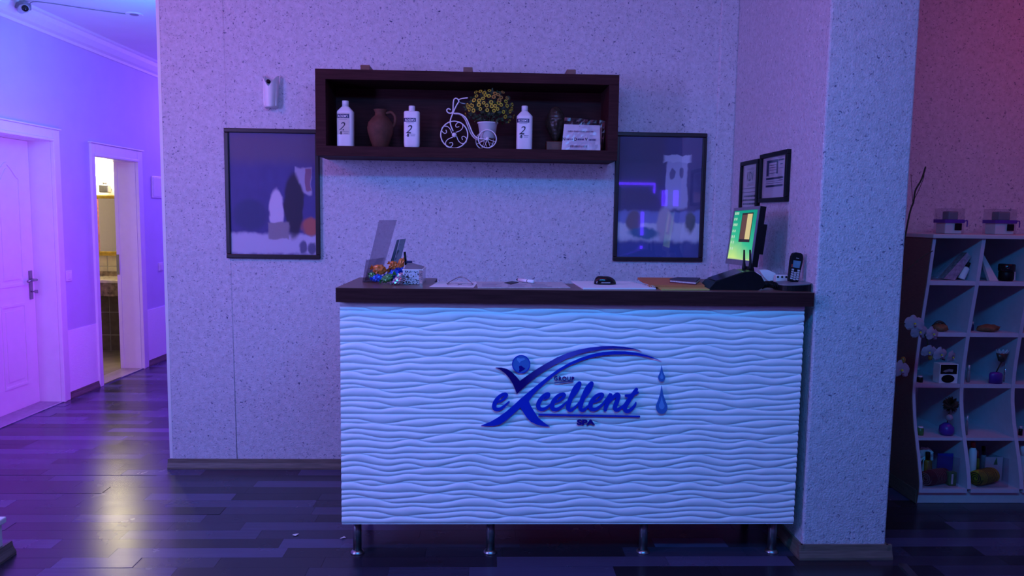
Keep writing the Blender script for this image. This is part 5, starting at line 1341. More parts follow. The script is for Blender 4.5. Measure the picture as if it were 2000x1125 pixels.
MB().tube([cm_, (cm_.x + 0.03, cm_.y, ZT + 0.06), (cm_.x + 0.03, cm_.y, ZT + 0.006)], 0.02, 12).build('stand_neck', M['black'], mo)
MB().box((cm_.x - 0.06, cm_.y - 0.055, Zc), (cm_.x + 0.10, cm_.y + 0.09, ZT + 0.010), bev=0.005).build('stand_foot', M['black'], mo)

# white corded telephone behind the router
YP = 3.40
pA, pB = at_y(1474, 528, YP), at_y(1519, 547, YP)
dp_ = empty('desk_telephone', ((pA.x + pB.x) / 2, YP, ZT), 'white corded desk telephone between router and cordless phone', 'telephone')
pts = [at_y(1480, 527, YP), at_y(1497, 526.5, YP), at_y(1511, 533, YP), at_y(1519, 545, YP), at_y(1518, 551, YP), at_y(1500, 551, YP), at_y(1490, 541, YP)]
MB().prism([(v.x, v.z) for v in pts], lambda x, z, d: (x, YP - 0.02 + d, z), 0.05).build('handset', M['white'], dp_)
bs = [(pts[0].x - 0.0, ZT + 0.0006), (pB.x - 0.005, ZT + 0.0006), (pB.x - 0.012, pts[5].z + 0.004), (pts[6].x, pts[6].z + 0.002), (pts[0].x, pts[0].z - 0.012)]
MB().prism(bs, lambda x, z, d: (x, YP + 0.0 + d, z), 0.11).build('phone_base', M['white'], dp_)
cc = [at_y(1507, 548, YP - 0.02), at_y(1508, 553, YP - 0.03)]
MB().box((cc[0].x - 0.006, YP - 0.026, cc[1].z), (cc[0].x + 0.006, YP - 0.0195, cc[0].z)).build('cord_socket', M['black'], dp_)
# coiled black cord
cl = MB(); c0_ = at_y(1488, 561, 3.20); c1_ = at_y(1518, 560, 3.20); pts = []
for i in range(150):
    t = i / 149; a_ = t * 2 * PI * 13
    rr_ = 0.0135
    pts.append((c0_.x + (c1_.x - c0_.x) * t, 3.20 + rr_ * math.cos(a_) + 0.02 * math.sin(t * PI), Zc + 0.0165 + 0.006 * math.sin(t * PI) + rr_ * math.sin(a_)))
cl.tube(pts, 0.0024, 6); cl.build('coiled_cord', M['black'], label='coiled black telephone cord beside the cordless base', cat='cord')
# power strip with three sockets
YQ = 3.335
q0, q1 = at_y(1516, 537, YQ), at_y(1540, 546, YQ)
pwr = empty('power_strip', ((q0.x + q1.x) / 2, YQ, q1.z), 'white three socket power strip in front of the pillar', 'power strip')
MB().box((q0.x, YQ, ZT + 0.0006), (q1.x, YQ + 0.03, q0.z), bev=0.004).build('strip_body', M['white'], pwr)
for i in range(3):
    x_ = q0.x + (q1.x - q0.x) * (0.15 + 0.33 * i)
    MB().disc((x_, YQ + 0.0005, q1.z + (q0.z - q1.z) * 0.55), 0.005, (0, -1, 0), 14, 0, 0.001).build('socket', M['black'], pwr)
# cordless phone: cradle and handset
cb_ = empty('phone_charger', (1.33, 3.22, Zc), 'rounded dark charging cradle at the right counter end', 'charger')
bx0, bx1 = at_y(1519, 560, 3.19).x, at_y(1584, 560, 3.19).x
mid = (bx0 + bx1) / 2; half = (bx1 - bx0) / 2
outl = []
for i in range(40):
    a_ = 2 * PI * i / 40; outl.append((mid + half * math.copysign(abs(math.cos(a_)) ** 0.75, math.cos(a_)), 3.215 + 0.075 * math.copysign(abs(math.sin(a_)) ** 0.75, math.sin(a_))))
zt0 = at_y(1550, 556, 3.15).z
MB().prism(outl, lambda x, y, d: (x, y, Zc + d * (1 + 0.35 * (x - bx0) / (bx1 - bx0) + (y - 3.14) * 1.2)), zt0 - Zc - 0.006).build('cradle_body', M['black'], cb_)
MB().prism([(mid + (x - mid) * 0.985, 3.215 + (y - 3.215) * 0.985) for x, y in outl], lambda x, y, d: (x, y, Zc + (zt0 - Zc - 0.006) * (1 + 0.35 * (x - bx0) / (bx1 - bx0) + (y - 3.14) * 1.2) + d), 0.004).build('cradle_top', M['grey_plastic'], cb_)
YH = 3.23
ph = empty('cordless_handset', (at_y(1547, 548, YH).x, YH, at_y(1547, 549, YH).z), 'silver keyed cordless handset standing in its cradle', 'telephone')
hA, hB = at_y(1548, 550, YH), at_y(1559.5, 494, YH)
axis = (hB - hA); axis.y = 0.012; ln = axis.length; ax_ = axis.normalized(); sx_ = Vector((0, -1, 0)).cross(ax_).normalized(); sx_ = -sx_ if sx_.x < 0 else sx_; ny = sx_.cross(ax_).normalized()
if ny.y > 0: ny = -ny
def HF(u, v, d=0.0): return tuple(hA + sx_ * u + ax_ * v + ny * d)
hw = 0.0255
hpo = []
for x, y in ((-0.75, 0.0), (-0.86, 0.10), (-0.88, 0.3), (-0.94, 0.5), (-1.0, 0.7), (-0.97, 0.86), (-0.8, 0.96), (-0.45, 1.0), (0.45, 1.0), (0.8, 0.96), (0.97, 0.86), (1.0, 0.7), (0.94, 0.5), (0.88, 0.3), (0.86, 0.10), (0.75, 0.0)):
    hpo.append((x * hw, y * ln))
MB().prism(hpo, lambda a, b, c: HF(a, b, c - 0.012), 0.024).build('handset_shell', M['black'], ph)
MB().prism([(-0.6 * hw, 0.48 * ln), (0.6 * hw, 0.48 * ln), (0.66 * hw, 0.72 * ln), (-0.66 * hw, 0.72 * ln)], lambda a, b, c: HF(a, b, 0.012 + c), 0.0008).build('display', mat('phone_display', (0.10, 0.22, 0.30), 0.15), ph)
for s in (-1, 0, 1):
    for r_ in range(5):
        if s == 0 and r_ == 4: continue
        v0 = 0.07 * ln + r_ * 0.075 * ln - (0.02 * ln if s == 0 else 0)
        MB().prism([(s * 0.52 * hw - 0.20 * hw, v0), (s * 0.52 * hw + 0.20 * hw, v0), (s * 0.52 * hw + 0.21 * hw, v0 + 0.056 * ln), (s * 0.52 * hw - 0.21 * hw, v0 + 0.056 * ln)], lambda a, b, c: HF(a, b, 0.012 + c), 0.0016).build('key', M['silver'], ph)
MB().prism([(-0.85 * hw, 0.47 * ln), (-0.66 * hw, 0.47 * ln), (-0.70 * hw, 0.58 * ln), (-0.86 * hw, 0.58 * ln)], lambda a, b, c: HF(a, b, 0.012 + c), 0.001).build('end_call_key', M['red_pack'], ph)
MB().prism([(-0.25 * hw, 0.80 * ln), (0.25 * hw, 0.80 * ln), (0.25 * hw, 0.815 * ln), (-0.25 * hw, 0.815 * ln)], lambda a, b, c: HF(a, b, 0.012 + c), 0.0006).build('earpiece_slot', M['silver'], ph)

# low plinth at the lower left
pl = empty('low_plinth', (-2.25, 3.0, 0), 'corner of a low white plinth with dark skirting at the left', 'plinth')
MB().box((-2.9, 2.3, 0), (-2.066, 3.145, 0.155)).build('plinth_body', M['crown'], pl)
MB().box((-2.9, 2.28, 0.155), (-2.05, 3.157, 0.183), bev=0.006).build('plinth_cap', M['crown'], pl)
sk = MB(); skirt(sk, (-2.066, 2.3, 0), (-2.066, 3.19, 0), (1, 0, 0), 0.058, 0.028); skirt(sk, (-2.066, 3.145, 0), (-2.9, 3.145, 0), (0, 1, 0), 0.058, 0.04); sk.build('plinth_skirting', M['skirting'], pl)

# scraps of paper on the floor left of the desk
for pts, lb in (([(571, 1046), (579, 1042.5), (584, 1043.5), (577, 1047)], 'larger pale paper scrap on the floor left of the desk'), ([(664, 1052), (672, 1049), (676, 1050.5), (668, 1053)], 'pale paper scrap on the floor beside the front left desk leg')):
    P = [at_z(*q_, 0.002) for q_ in pts]
    MB().prism([(v.x, v.y) for v in P], lambda x, y, d: (x, y, 0.0018 + d + 0.004 * abs(math.sin(x * 90))), 0.0006).build('paper_scrap', M['paper'], label=lb, cat='paper')

# ================================================================ DISPLAY CABINET right of the pillar
YF = 3.757; YBk = 4.245
XL = 2.314
zs_ = lambda py, px=1842: at_y(px, py, YF).z
ZTOP1, ZTOP0 = zs_(457.5), zs_(465.5)
# the front edge swings back in the middle: (height, front plane) pairs
PROFILE = [(0.0, 3.748), (0.08, 3.736), (0.103, 3.735), (0.218, 3.764), (0.307, 3.793), (0.41, 3.826), (0.556, 3.858), (0.712, 3.856), (0.896, 3.837), (1.078, 3.811), (1.194, 3.793), (1.43, 3.766), (1.7, 3.757)]
def yfr(z):
    for (z0, y0), (z1, y1) in zip(PROFILE, PROFILE[1:]):
        if z <= z1: return y0 + (y1 - y0) * (z - z0) / (z1 - z0)
    return PROFILE[-1][1]
def zat(py):
    z = 0.8
    for _ in range(6): z = at_y(1842, py, yfr(z)).z
    return z
SH = [(zat(548.5), zat(557)), (zat(649.5), zat(657.5)), (zat(750), zat(757.5)), (zat(855), zat(861)), (zat(955.5), zat(962.5))]
DV = []
for px in (1889.0, 1990.5):
    DV.append(at_y(px, 905, 3.768).x)
step = DV[1] - DV[0]
DV += [DV[1] + step, DV[1] + 2 * step]
XRt = DV[-1]
cab = empty('display_cabinet', ((XL + XRt) / 2, YF, 0), 'pale open pigeonhole display cabinet right of the pillar', 'cabinet')
bt = 0.018
MB().box((XL - 0.006, YF - 0.006, ZTOP0), (XRt + 0.01, YBk, ZTOP1), bev=0.003).build('top_board', M['cab_white'], cab)
def upright(x0, x1, z0, z1, mt, nm, dy=0.0, **kw):
    zz = [z0 + (z1 - z0) * i / 24 for i in range(25)]
    poly = [(yfr(z) + dy, z) for z in zz] + [(YBk - 0.0085, z1), (YBk - 0.0085, z0)]
    return MB().prism(poly, lambda y, z, d: (x0 + d, y, z), x1 - x0).build(nm, mt, cab, **kw)
upright(XL, XL + 0.004, 0.0, ZTOP0, M['cab_side'], 'side_cladding', 0.003, label='brown outer side')
upright(XL + 0.004, XL + 0.020, zat(962.5), ZTOP0, M['cab_board'], 'side_panel')
MB().box((XL + 0.02, YBk - 0.008, 0.05), (XRt, YBk, ZTOP0)).build('back_panel', M['cab_board'], cab)
MB().box((XL, YF + 0.006, 0), (XRt, YF + 0.024, zat(962.5)), bev=0.002).build('plinth', M['cab_white'], cab)
MB().box((XL - 0.005, YF - 0.004, 0.004), (XL - 0.0005, YBk, 0.075)).build('side_plinth', M['skirting'], cab)
for i, dx in enumerate(DV):
    upright(dx - 0.010, dx + 0.010, SH[4][0], ZTOP0, M['cab_board'], 'divider')
for z1, z0 in SH:
    xs = [XL + 0.02] + DV
    for k_ in range(len(xs) - 1):
        MB().box((xs[k_] + (0.010 if k_ else 0), yfr(z1) + 0.002, z0), (xs[k_ + 1] - 0.010, YBk - 0.0085, z1)).build('shelf_board', M['cab_board'], cab)
# --- packages on top
def ribboned(px0, px1, pyt, label):
    Y = YF + 0.13
    x0, x1 = at_y(px0, 450, Y).x, at_y(px1, 450, Y).x; z0 = ZTOP1 + 0.0008; z1 = at_y(px0, pyt, Y).z
    t = empty('gift_package', ((x0 + x1) / 2, Y, z0), label, 'package', 'ribboned packages on the cabinet')
    MB().box((x0 + 0.006, Y + 0.006, z0), (x1 - 0.006, Y + 0.09, z0 + (z1 - z0) * 0.55), bev=0.004).build('soap_block', M['paper'], t)
    MB().box((x0 + 0.03, Y + 0.02, z0 + (z1 - z0) * 0.55), (x1 - 0.02, Y + 0.08, z0 + (z1 - z0) * 0.9), bev=0.006).build('folded_cloth', M['grey_plastic'], t)
    MB().box((x0, Y, z0), (x1, Y + 0.1, z1)).build('clear_wrap', M['cellophane'], t)
    zr = z0 + (z1 - z0) * 0.50
    MB().box((x0 - 0.002, Y - 0.002, zr - 0.009), (x1 + 0.002, Y + 0.102, zr + 0.009)).build('ribbon', M['violet_ribbon'], t)
    MB().tube(smooth_path([(x1, Y - 0.003, zr), (x1 + 0.012, Y - 0.006, zr + 0.004), (x1 + 0.013, Y - 0.006, zr - 0.03)], 4), 0.003, 6).build('ribbon_tail', M['violet_ribbon'], t)
    MB().prism([(x1 - 0.05, z0 + 0.02), (x1 - 0.012, z0 + 0.02), (x1 - 0.012, z0 + 0.055), (x1 - 0.05, z0 + 0.055)], lambda x, z, d: (x, Y - 0.001 - d, z), 0.001).build('dark_label', M['black'], t)
ribboned(1845, 1882, 407, 'clear gift package with violet ribbon, left one on the cabinet')
ribboned(1943, 1984, 408, 'clear gift package with violet ribbon, right one on the cabinet')
def on(px, py, Y):  # helper: world point at depth Y
    return at_y(px, py, Y)
def sit(row, off=0.0008): return SH[row][0] + off
# --- top row
Y = YF + 0.075
q_ = [on(1843, 545, Y), on(1865, 548, Y), on(1897, 502, Y), on(1889, 494, Y)]
z0 = sit(0)
pk = empty('wrapped_packet', ((q_[0].x + q_[1].x) / 2, Y, z0), 'shiny lilac wrapped packet leaning in the top left compartment', 'packet')
dzz = z0 - min(q_[0].z, q_[1].z)
MB().prism([(v.x, v.z + dzz) for v in q_], lambda x, z, d: (x, Y + d, z), 0.05).build('packet_body', M['foil_silver'], pk)
MB().prism([(q_[0].x - 0.05, z0), (q_[0].x + 0.002, z0), (q_[3].x + 0.003, q_[3].z + dzz - 0.006), (q_[3].x - 0.045, q_[3].z + dzz - 0.03)], lambda x, z, d: (x, Y + 0.02 + d, z), 0.03).build('clear_sleeve', M['cellophane'], pk)
def tilted_bottle(name, b, t, r, body, capm, label, Y, cat='bottle', group=None, z0=None, capf=0.72):
    A = on(*b, Y); B_ = on(*t, Y)
    if z0 is not None: B_.z += z0 - A.z; A.z = z0
    ax = B_ - A; ln_ = ax.length
    rot = ax.to_track_quat('Z', 'Y').to_matrix().to_4x4(); mt = Matrix.Translation(A) @ rot
    lift = abs(ax.normalized().x) * r
    mt = Matrix.Translation((0, 0, lift)) @ mt
    o = empty(name, A, label, cat, group)
    MB().lathe([(0, 0), (r * 0.95, 0), (r, 0.003), (r, ln_ * capf * 0.9), (r * 0.6, ln_ * capf), (0, ln_ * capf)], n=18).xf(mt).build('bottle_body', body, o)
    MB().lathe([(0, ln_ * capf), (r * 0.62, ln_ * capf), (r * 0.62, ln_ * 0.99), (r * 0.55, ln_), (0, ln_)], n=16).xf(mt).build('bottle_cap', capm, o)
    return o
tilted_bottle('toiletry_bottle', (1877, 547), (1892, 515), 0.017, M['white'], M['black'], 'white bottle with dark top leaning under the lilac packet', YF + 0.09, z0=sit(0))
w_ = [on(1928, 548, Y), on(1945, 548, Y), on(1933, 497, Y), on(1927, 500, Y)]
dzz = z0 - w_[0].z
MB().prism([(v.x, v.z + dzz) for v in w_], lambda x, z, d: (x, Y - 0.02 + d + (z - z0) * 0.5, z), 0.02).build('leaning_packet', M['cab_white'], label='thin pale packet leaning on the divider in the top row', cat='packet')
jx = on(1965, 540, Y)
jr = empty('dark_jar', (jx.x, Y, z0), 'round black jar in the second top compartment', 'jar')
MB().lathe([(0, 0), (0.030, 0), (0.036, 0.01), (0.036, 0.045), (0.033, 0.05), (0, 0.05)], (jx.x, Y, z0), 24).build('jar_body', M['black'], jr)
MB().lathe([(0, 0.05), (0.038, 0.05), (0.040, 0.06), (0.040, 0.085), (0.036, 0.09), (0, 0.09)], (jx.x, Y, z0), 24).build('jar_lid', M['black_gloss'], jr)
tilted_bottle('toiletry_bottle', (1978, 547), (1979, 522), 0.012, M['white'], M['silver'], 'small white tube standing beside the black jar', YF + 0.10, z0=sit(0))
# --- second row: pieces of driftwood, small bottle
def lump(px0, px1, pyt, row, label, seed):
    Y = YF + 0.13; x0, x1 = on(px0, 650, Y).x, on(px1, 650, Y).x; z0 = sit(row); h = max(0.03, on(px0, pyt, Y).z - z0)
    r_ = random.Random(seed); bm = bmesh.new(); bmesh.ops.create_icosphere(bm, subdivisions=3, radius=1)
    for v in bm.verts:
        c = v.co; k_ = 1 + 0.13 * math.sin(c.x * 6 + seed) * math.cos(c.y * 7 + c.z * 5) + r_.uniform(-0.06, 0.06)
        v.co = Vector(((x0 + x1) / 2 + c.x * (x1 - x0) / 2 * k_, Y + c.y * 0.04 * k_, max(z0, z0 + h * 0.45 + c.z * h * 0.55 * k_ + c.x * h * 0.06)))
    return MB().addbm(bm, 0, True).build('soap_stone', M['wood_brown'], label=label, cat='stone')
lump(1822, 1848, 632, 1, 'brown rough stone behind the orchid in the left column', 3)
MB().tube(smooth_path([(on(1818, 636, 3.93).x, 3.92, sit(1) + 0.012), (on(1828, 632, 3.92).x, 3.905, sit(1) + 0.045), (on(1838, 634, 3.92).x, 3.905, sit(1) + 0.04), (on(1846, 645, 3.92).x, 3.905, sit(1) + 0.008)], 5), 0.008, 8).build('twisted_root', M['bronze'], label='dark twisted root lying before the brown stone', cat='root')
lump(1908, 1950, 633, 1, 'larger brown rough stone in the second column', 8)
def vial(px, pyt, row, r, body, capm, label, Y=None, capf=0.7):
    Y = Y or YF + (0.07, 0.15, 0.145, 0.10, 0.06)[row]
    z0 = sit(row); p = on(px, pyt, Y); h = p.z - z0
    o = empty('small_bottle', (p.x, Y, z0), label, 'bottle')
    MB().lathe([(0, 0), (r, 0), (r, h * capf * 0.92), (r * 0.6, h * capf), (0, h * capf)], (p.x, Y, z0), 18).build('bottle_body', body, o)
    MB().lathe([(0, h * capf), (r * 0.75, h * capf), (r * 0.75, h), (0, h)], (p.x, Y, z0), 16).build('bottle_cap', capm, o)
vial(1900, 628, 1, 0.007, M['navy'], M['silver'], 'slim dark tube left of the larger brown stone')
# --- third row
vial(1797, 734, 2, 0.0155, M['black'], M['white'], 'short dark bottle with white cap, third row left', capf=0.8)
Y = YF + 0.112
b0, b1 = on(1834, 748, Y), on(1870, 748, Y); zt_ = on(1850, 711, Y).z; z0 = sit(2)
bxo = empty('printed_box', ((b0.x + b1.x) / 2, Y, z0), 'white box with black printed panels below the orchid', 'box')
MB().box((b0.x, Y, z0), (b1.x, Y + 0.06, zt_), bev=0.002).build('box_body', M['white'], bxo)
MB().box((b0.x + 0.004, Y - 0.0012, z0 + (zt_ - z0) * 0.48), (b1.x - 0.008, Y + 0.0005, zt_ - 0.004)).build('black_panel', M['black'], bxo)
cxb = (b0.x + b1.x) / 2; hz = zt_ - z0; fnb = lambda x, z, d: (x, Y - 0.0013 - d, z)
MB().prism([(cxb + 0.036 * math.cos(a) * 1.0 - 0.004, z0 + hz * 0.24 + hz * 0.21 * math.sin(a)) for a in [2 * PI * i / 24 for i in range(24)]], lambda x, z, d: (x, Y - 0.0004 - d, z), 0.001).build('black_oval', M['black'], bxo)
MB().prism([(cxb - 0.036, z0 + hz * 0.62), (cxb - 0.02, z0 + hz * 0.57), (cxb, z0 + hz * 0.62), (cxb + 0.018, z0 + hz * 0.58), (cxb + 0.022, z0 + hz * 0.72), (cxb, z0 + hz * 0.75), (cxb - 0.02, z0 + hz * 0.7)], fnb, 0.0006).build('grey_motif', M['grey_plastic'], bxo)
vial(1893, 713, 2, 0.008, M['grey_plastic'], M['silver'], 'slim silver bottle by the divider, third row')
Y = YF + 0.125; p = on(1944, 747, Y)
cd = empty('scent_candle', (p.x, Y, z0), 'violet scent diffuser holding a dried white bloom', 'diffuser')
MB().lathe([(0, 0), (0.036, 0), (0.036, 0.05), (0.030, 0.058), (0.012, 0.062), (0, 0.062)], (p.x, Y, z0), 24, sy=0.6).build('diffuser_body', M['violet_ribbon'], cd)
zb2 = on(1955, 706, Y).z; zt2_ = on(1955, 686, Y).z; xb2 = on(1957, 700, Y).x
MB().tube([(p.x, Y, z0 + 0.06), (xb2, Y, zb2)], 0.003, 6).build('diffuser_stem', M['twig'], cd)
bl2_ = MB()
for i in range(11):
    a = 2 * PI * i / 11; d1_, d2_ = Vector((math.cos(a - 0.22) * 0.036, math.sin(a - 0.22) * 0.018, zt2_ - zb2)), Vector((math.cos(a + 0.22) * 0.036, math.sin(a + 0.22) * 0.018, zt2_ - zb2))
    b_ = Vector((xb2, Y, zb2)); bl2_.add([b_, b_ + d1_, b_ + (d1_ + d2_) * 0.58, b_ + d2_], [(0, 1, 2, 3)])
bl2_.build('dried_bloom', M['cab_white'], cd, fix=False)
MB().lathe([(0.004, 0), (0.02, 0.006), (0.033, (zt2_ - zb2) * 0.85)], (xb2, Y, zb2 - 0.003), 16, sy=0.55).build('bloom_cup', M['bronze'], cd)
vial(1965, 708, 2, 0.007, M['foil_silver'], M['silver'], 'slim clear tube right of the violet diffuser', YF + 0.16)
vial(1975, 747 - 8, 2, 0.006, M['violet_ribbon'], M['silver'], 'tiny violet bottle beside the slim clear tube', YF + 0.16)
# --- fourth row
z0 = sit(3)
vial(1798, 833, 3, 0.0175, M['green_pack'], M['white'], 'dark green bottle with white cap, fourth row left', capf=0.85)
Y = YF + 0.105; p = on(1848, 848, Y)
vs_ = empty('violet_vase', (p.x, Y, z0), 'violet vase with a dark round dried bloom, fourth row', 'vase')
MB().lathe([(0, 0), (0.030, 0), (0.038, 0.02), (0.036, 0.045), (0.02, 0.06), (0.012, 0.066), (0, 0.066)], (p.x, Y, z0), 24).build('vase_body', M['violet_ribbon'], vs_)
st = on(1852, 815, Y); MB().ball((st.x, Y - 0.01, st.z), 0.019, 14).build('pale_rose', M['orchid'], vs_)
dk = on(1857, 790, Y); dm = MB(); r_ = random.Random(4)
for i in range(110):
    v = Vector((r_.gauss(0, 1), r_.gauss(0, 1), r_.gauss(0, 1))).normalized(); v.y *= 0.35; c0_ = Vector((dk.x, Y, dk.z)); sd = v.orthogonal().normalized() * 0.013
    dm.add([c0_, c0_ + v * 0.026 + sd, c0_ + v * 0.050, c0_ + v * 0.026 - sd], [(0, 1, 2, 3)])
dm.tube([(p.x, Y, z0 + 0.06), (dk.x, Y, dk.z)], 0.0025, 6); dm.build('dark_bloom', M['twig'], vs_, fix=False)
vial(1890, 812, 3, 0.006, M['grey_plastic'], M['silver'], 'slim dark vial by the divider, fourth row')
vial(1994, 832, 3, 0.010, M['black'], M['silver'], 'dark bottle at the right frame edge, fourth row', YF + 0.1)
# --- bottom row: two gift sets
z0 = sit(4)
def towel(px0, px1, pyt, main, stripe, label, Y):
    x0, x1 = on(px0, 945, Y).x, on(px1, 945, Y).x; r = max(0.03, (on(px0, pyt, Y).z - z0) / 2)
    ax0, ax1 = Vector((x0 + 0.012, Y - 0.01, z0 + r)), Vector((x1, Y + 0.05, z0 + r * 0.96))
    t = empty('rolled_towel', ((x0 + x1) / 2, Y, z0), label, 'towel', 'rolled towels in the bottom row')
    n_ = 26; pts = [ax0.lerp(ax1, i / n_) for i in range(n_ + 1)]
    MB().tube(pts, [r * (0.94 + 0.06 * math.sin(PI * i / n_)) * (1 + 0.012 * (i % 2)) for i in range(n_ + 1)], 28).build('towel_roll', main, t)
    dr = (ax1 - ax0).normalized(); u = dr.cross(Vector((0, 0, 1))).normalized(); v = u.cross(dr)
    sp_ = [ax0 - dr * 0.002 + (u * math.cos(a) + v * math.sin(a)) * (r * (0.15 + 0.75 * a / (6 * PI))) for a in [6 * PI * i / 70 for i in range(71)]]
    MB().tube(sp_, 0.0028, 6).build('rolled_edge', stripe, t)
    for f in (0.30, 0.38, 0.46, 0.54, 0.62, 0.70, 0.80):
        c = ax0.lerp(ax1, f); MB().tube([c + (u * math.cos(a) + v * math.sin(a)) * (r * 1.0) for a in [2 * PI * i / 28 for i in range(28)]], 0.0013, 5, closed=True).build('woven_stripe', stripe, t)
towel(1800, 1856, 919, M['towel_red'], M['stripe_light'], 'rolled dark red towel, bottom row left', YF + 0.04)
towel(1898, 1950, 918, M['towel_yellow'], M['stripe_dark'], 'rolled olive yellow towel, bottom row second column', YF + 0.04)
Y = YF + 0.15
c0_, c1_ = on(1828, 945, YF + 0.09), on(1858, 945, YF + 0.09); zc1 = on(1850, 886, YF + 0.09).z
MB().box((c0_.x, YF + 0.09, z0), (c1_.x, YF + 0.096, zc1)).build('blue_card_panel', M['blue_card'], label='tall blue card behind the red towel', cat='card')
p = on(1811, 890, Y)
tilted_bottle('amber_bottle', (1812, 940), (1812, 889), 0.020, M['amber_pack'], M['black'], 'amber bottle behind the red towel roll', Y - 0.01, z0=z0)
gp = empty('green_soap_packet', (on(1862, 945, Y).x, Y, z0), 'green and white soap packet right of the red towel', 'packet')
g0, g1 = on(1853, 945, YF + 0.025), on(1868, 945, YF + 0.025)
Yg = YF + 0.035
MB().box((g0.x, Yg - 0.01, z0), (g1.x, Yg + 0.02, z0 + 0.075), bev=0.003).build('packet_body', M['green_pack'], gp)
MB().box((g0.x + 0.012, Yg - 0.0115, z0 + 0.01), (g0.x + 0.022, Yg - 0.009, z0 + 0.065)).build('white_stripe', M['white'], gp)
# frilled net bows
def frill(px, py, Y, r, label, seed):
    c = on(px, py, Y); r_ = random.Random(seed); m_ = MB()
    for i in range(16):
        a = r_.uniform(0, 2 * PI); e = r_.uniform(-0.3, 1.3); d_ = Vector((math.cos(a) * math.cos(e), 0.5 * math.sin(a) * math.cos(e), math.sin(e)))
        sd = d_.cross(Vector((0.3, 1, 0.2))).normalized() * r * 0.42
        m_.add([c, c + d_ * r * 0.6 + sd, c + d_ * r + sd * 0.3 + Vector((0, 0.01, 0)), c + d_ * r * 0.95 - sd * 0.5, c + d_ * r * 0.5 - sd], [(0, 1, 2), (0, 2, 3), (0, 3, 4)])
    m_.tube([(c.x, c.y, z0), tuple(c)], [0.012, 0.006], 8)
    m_.build('net_bow', M['paper'], label=label, cat='bow', fix=False)
frill(1806, 892, Y + 0.02, 0.055, 'white net bow tied above the red towel set', 5)
tilted_bottle('lotion_tube', (1897, 945), (1900, 874), 0.020, M['white'], M['red_pack'], 'white lotion tube with a red cap, bottom row', Y - 0.01, z0=z0, capf=0.85)
tilted_bottle('amber_bottle', (1907, 942), (1908, 893), 0.012, M['amber_pack'], M['red_pack'], 'thin amber bottle behind the olive towel', Y + 0.03, z0=z0)
tilted_bottle('lotion_tube', (1922, 942), (1920, 885), 0.016, M['grey_plastic'], M['black'], 'grey tube standing behind the olive towel', Y + 0.03, z0=z0)
bgc = [on(1905, 950, YF), on(1966, 950, YF), on(1968, 895, YF), on(1915, 880, YF)]
MB().prism([(v.x, max(z0 + 0.0005, v.z)) for v in bgc], lambda x, z, d: (x, YF - 0.012 + d, z), 0.004).build('clear_gift_bag', M['film'], label='clear crumpled bag around the olive towel set', cat='bag')
bgc = [on(1799, 950, YF), on(1868, 950, YF), on(1873, 893, YF), on(1815, 886, YF)]
MB().prism([(v.x, max(z0 + 0.0005, v.z)) for v in bgc], lambda x, z, d: (x, YF - 0.012 + d, z), 0.002).build('clear_gift_bag', M['cellophane'], label='clear wrap in front of the red towel set', cat='bag')
pl_ = on(1944, 897, YF + 0.1); pf = MB(); r_ = random.Random(9)
MB().box((on(1922, 945, YF + 0.10).x, YF + 0.10, z0), (on(1955, 945, YF + 0.10).x, YF + 0.106, on(1930, 893, YF + 0.10).z)).build('pale_card', M['cab_white'], label='pale card standing behind the olive towel', cat='card')
lfm = MB(); lfm.prism([(pl_.x - 0.008, pl_.z - 0.03), (pl_.x + 0.014, pl_.z - 0.03), (pl_.x + 0.006, pl_.z + 0.012)], lambda x, z, d: (x, YF + 0.0995 - d, z), 0.001)
lfm.build('green_leaf_print', M['green_pack'], bpy.data.objects['pale_card'])
tilted_bottle('toiletry_bottle', (1997, 948), (1997, 882), 0.022, M['cab_white'], M['white'], 'pale bottle cut by the right frame edge, bottom row', Y - 0.03, z0=z0)

# ================================================================ ORCHID between pillar and cabinet
YO = 3.50
oz = 0.62
ox = 1.86
ov = empty('orchid_plant', (ox, YO, 0), 'white orchid sprays growing from behind the pillar', 'orchid')
MB().lathe([(0, 0), (0.045, 0), (0.05, 0.02), (0.04, 0.25), (0.035, 0.5), (0.042, oz), (0.036, oz), (0.028, 0.5), (0, 0.48)], (ox, YO, 0), 24).build('vase', M['grey_plastic'], ov)
def O(px, py, dy=0.0):
    p = at_y(px, py, YO); return Vector((p.x, YO + dy, p.z))
MB().tube(smooth_path([(ox, YO, oz - 0.1), O(1735, 700), O(1752, 640), O(1765, 632), O(1790, 640), O(1806, 658, -0.01), O(1812, 680, -0.01), O(1822, 694, -0.01), O(1845, 703)], 6), 0.0034, 8).build('flower_stem', M['twig'], ov)
MB().tube(smooth_path([(ox, YO, oz - 0.1), O(1735, 600), O(1752, 560), O(1772, 528), O(1800, 503), O(1822, 490)], 6), 0.0026, 8).build('bare_stem', M['twig'], ov)
tw = MB(); tw.tube(smooth_path([(ox - 0.01, YO, oz - 0.1), O(1755, 520), O(1776, 420), O(1784, 395), O(1788, 372), O(1800, 350), O(1808, 325)], 6), [0.004] * 36 + [0.0015], 8)
tw.tube(smooth_path([O(1785, 390), O(1794, 372), O(1803, 350), O(1805, 340)], 5), 0.0014, 6); tw.tube([O(1783, 400), O(1779, 340)], 0.0012, 6); tw.build('dry_branch', M['twig'], ov)
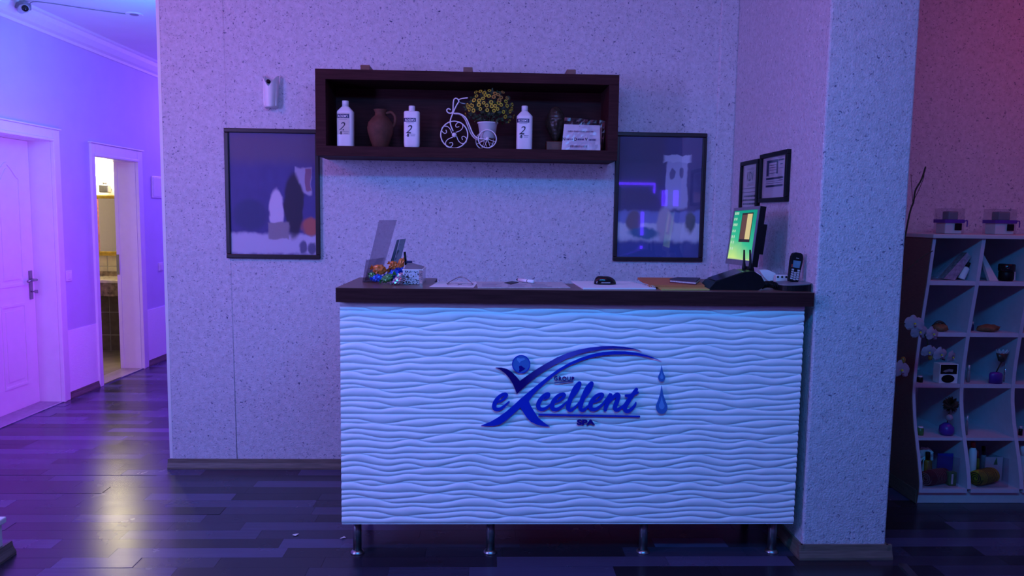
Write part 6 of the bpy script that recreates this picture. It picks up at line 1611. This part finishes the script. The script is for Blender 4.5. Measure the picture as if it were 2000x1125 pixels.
r_ = random.Random(14)
def orchid_flower(px, py, rad, face, dy=-0.015):
    c = O(px, py, dy); nrm = Vector(face).normalized(); u = nrm.cross(Vector((0, 0, 1))).normalized(); v = u.cross(nrm)
    if v.z < 0: v = -v
    f = MB(); R_ = rad
    for a, ln_, wd in ((90, 1.0, 0.42), (215, 0.95, 0.40), (325, 0.95, 0.40), (8, 1.0, 0.72), (172, 1.0, 0.72)):
        a += r_.uniform(-7, 7); d_ = u * math.cos(math.radians(a)) + v * math.sin(math.radians(a)); s_ = nrm.cross(d_)
        rim = []
        for k_ in range(13):
            t = k_ / 12; ang = -PI * 0.93 + 2 * PI * 0.93 * t
            rr_ = Vector((0.5 + 0.5 * math.cos(ang), 0.5 * math.sin(ang) * wd * 2))
            rim.append(c + d_ * R_ * ln_ * rr_.x + s_ * R_ * ln_ * rr_.y * 0.9 + nrm * (0.004 * math.cos(3 * ang) - 0.008 * rr_.x))
        f.add([c + d_ * R_ * 0.5 * ln_ + nrm * 0.004] + rim, [(0, i, i + 1) for i in range(1, 13)] + [(0, 13, 1)], 0, True)
    f.ball(c + nrm * 0.006, R_ * 0.13, 8, 1)
    f.ball(c + nrm * 0.010 - v * R_ * 0.16, R_ * 0.15, 8, 0, (1, 1, 0.8))
    f.build('orchid_flower', [M['orchid'], M['petal_yellow']], ov, fix=False)
for px, py, rad, face in ((1783, 632, 0.046, (-0.2, -1, 0.2)), (1793, 648, 0.045, (0.1, -1, -0.1)), (1819, 652, 0.040, (0.35, -1, 0.1)), (1811, 687, 0.038, (0.0, -1, -0.3)), (1834, 692, 0.040, (0.2, -1, 0.0)), (1856, 697, 0.036, (0.6, -1, -0.2)), (1757, 722, 0.052, (0.2, -1, 0.1))):
    orchid_flower(px, py, rad, face)
bu = MB().ball(O(1817, 698), 0.011, 10, 0, (1, 1, 1.3)).build('flower_bud', M['amber_pack'], ov)
MB().ball(O(1764, 703), 0.012, 10, 0, (1, 1, 1.4)).build('flower_bud', M['amber_pack'], ov)
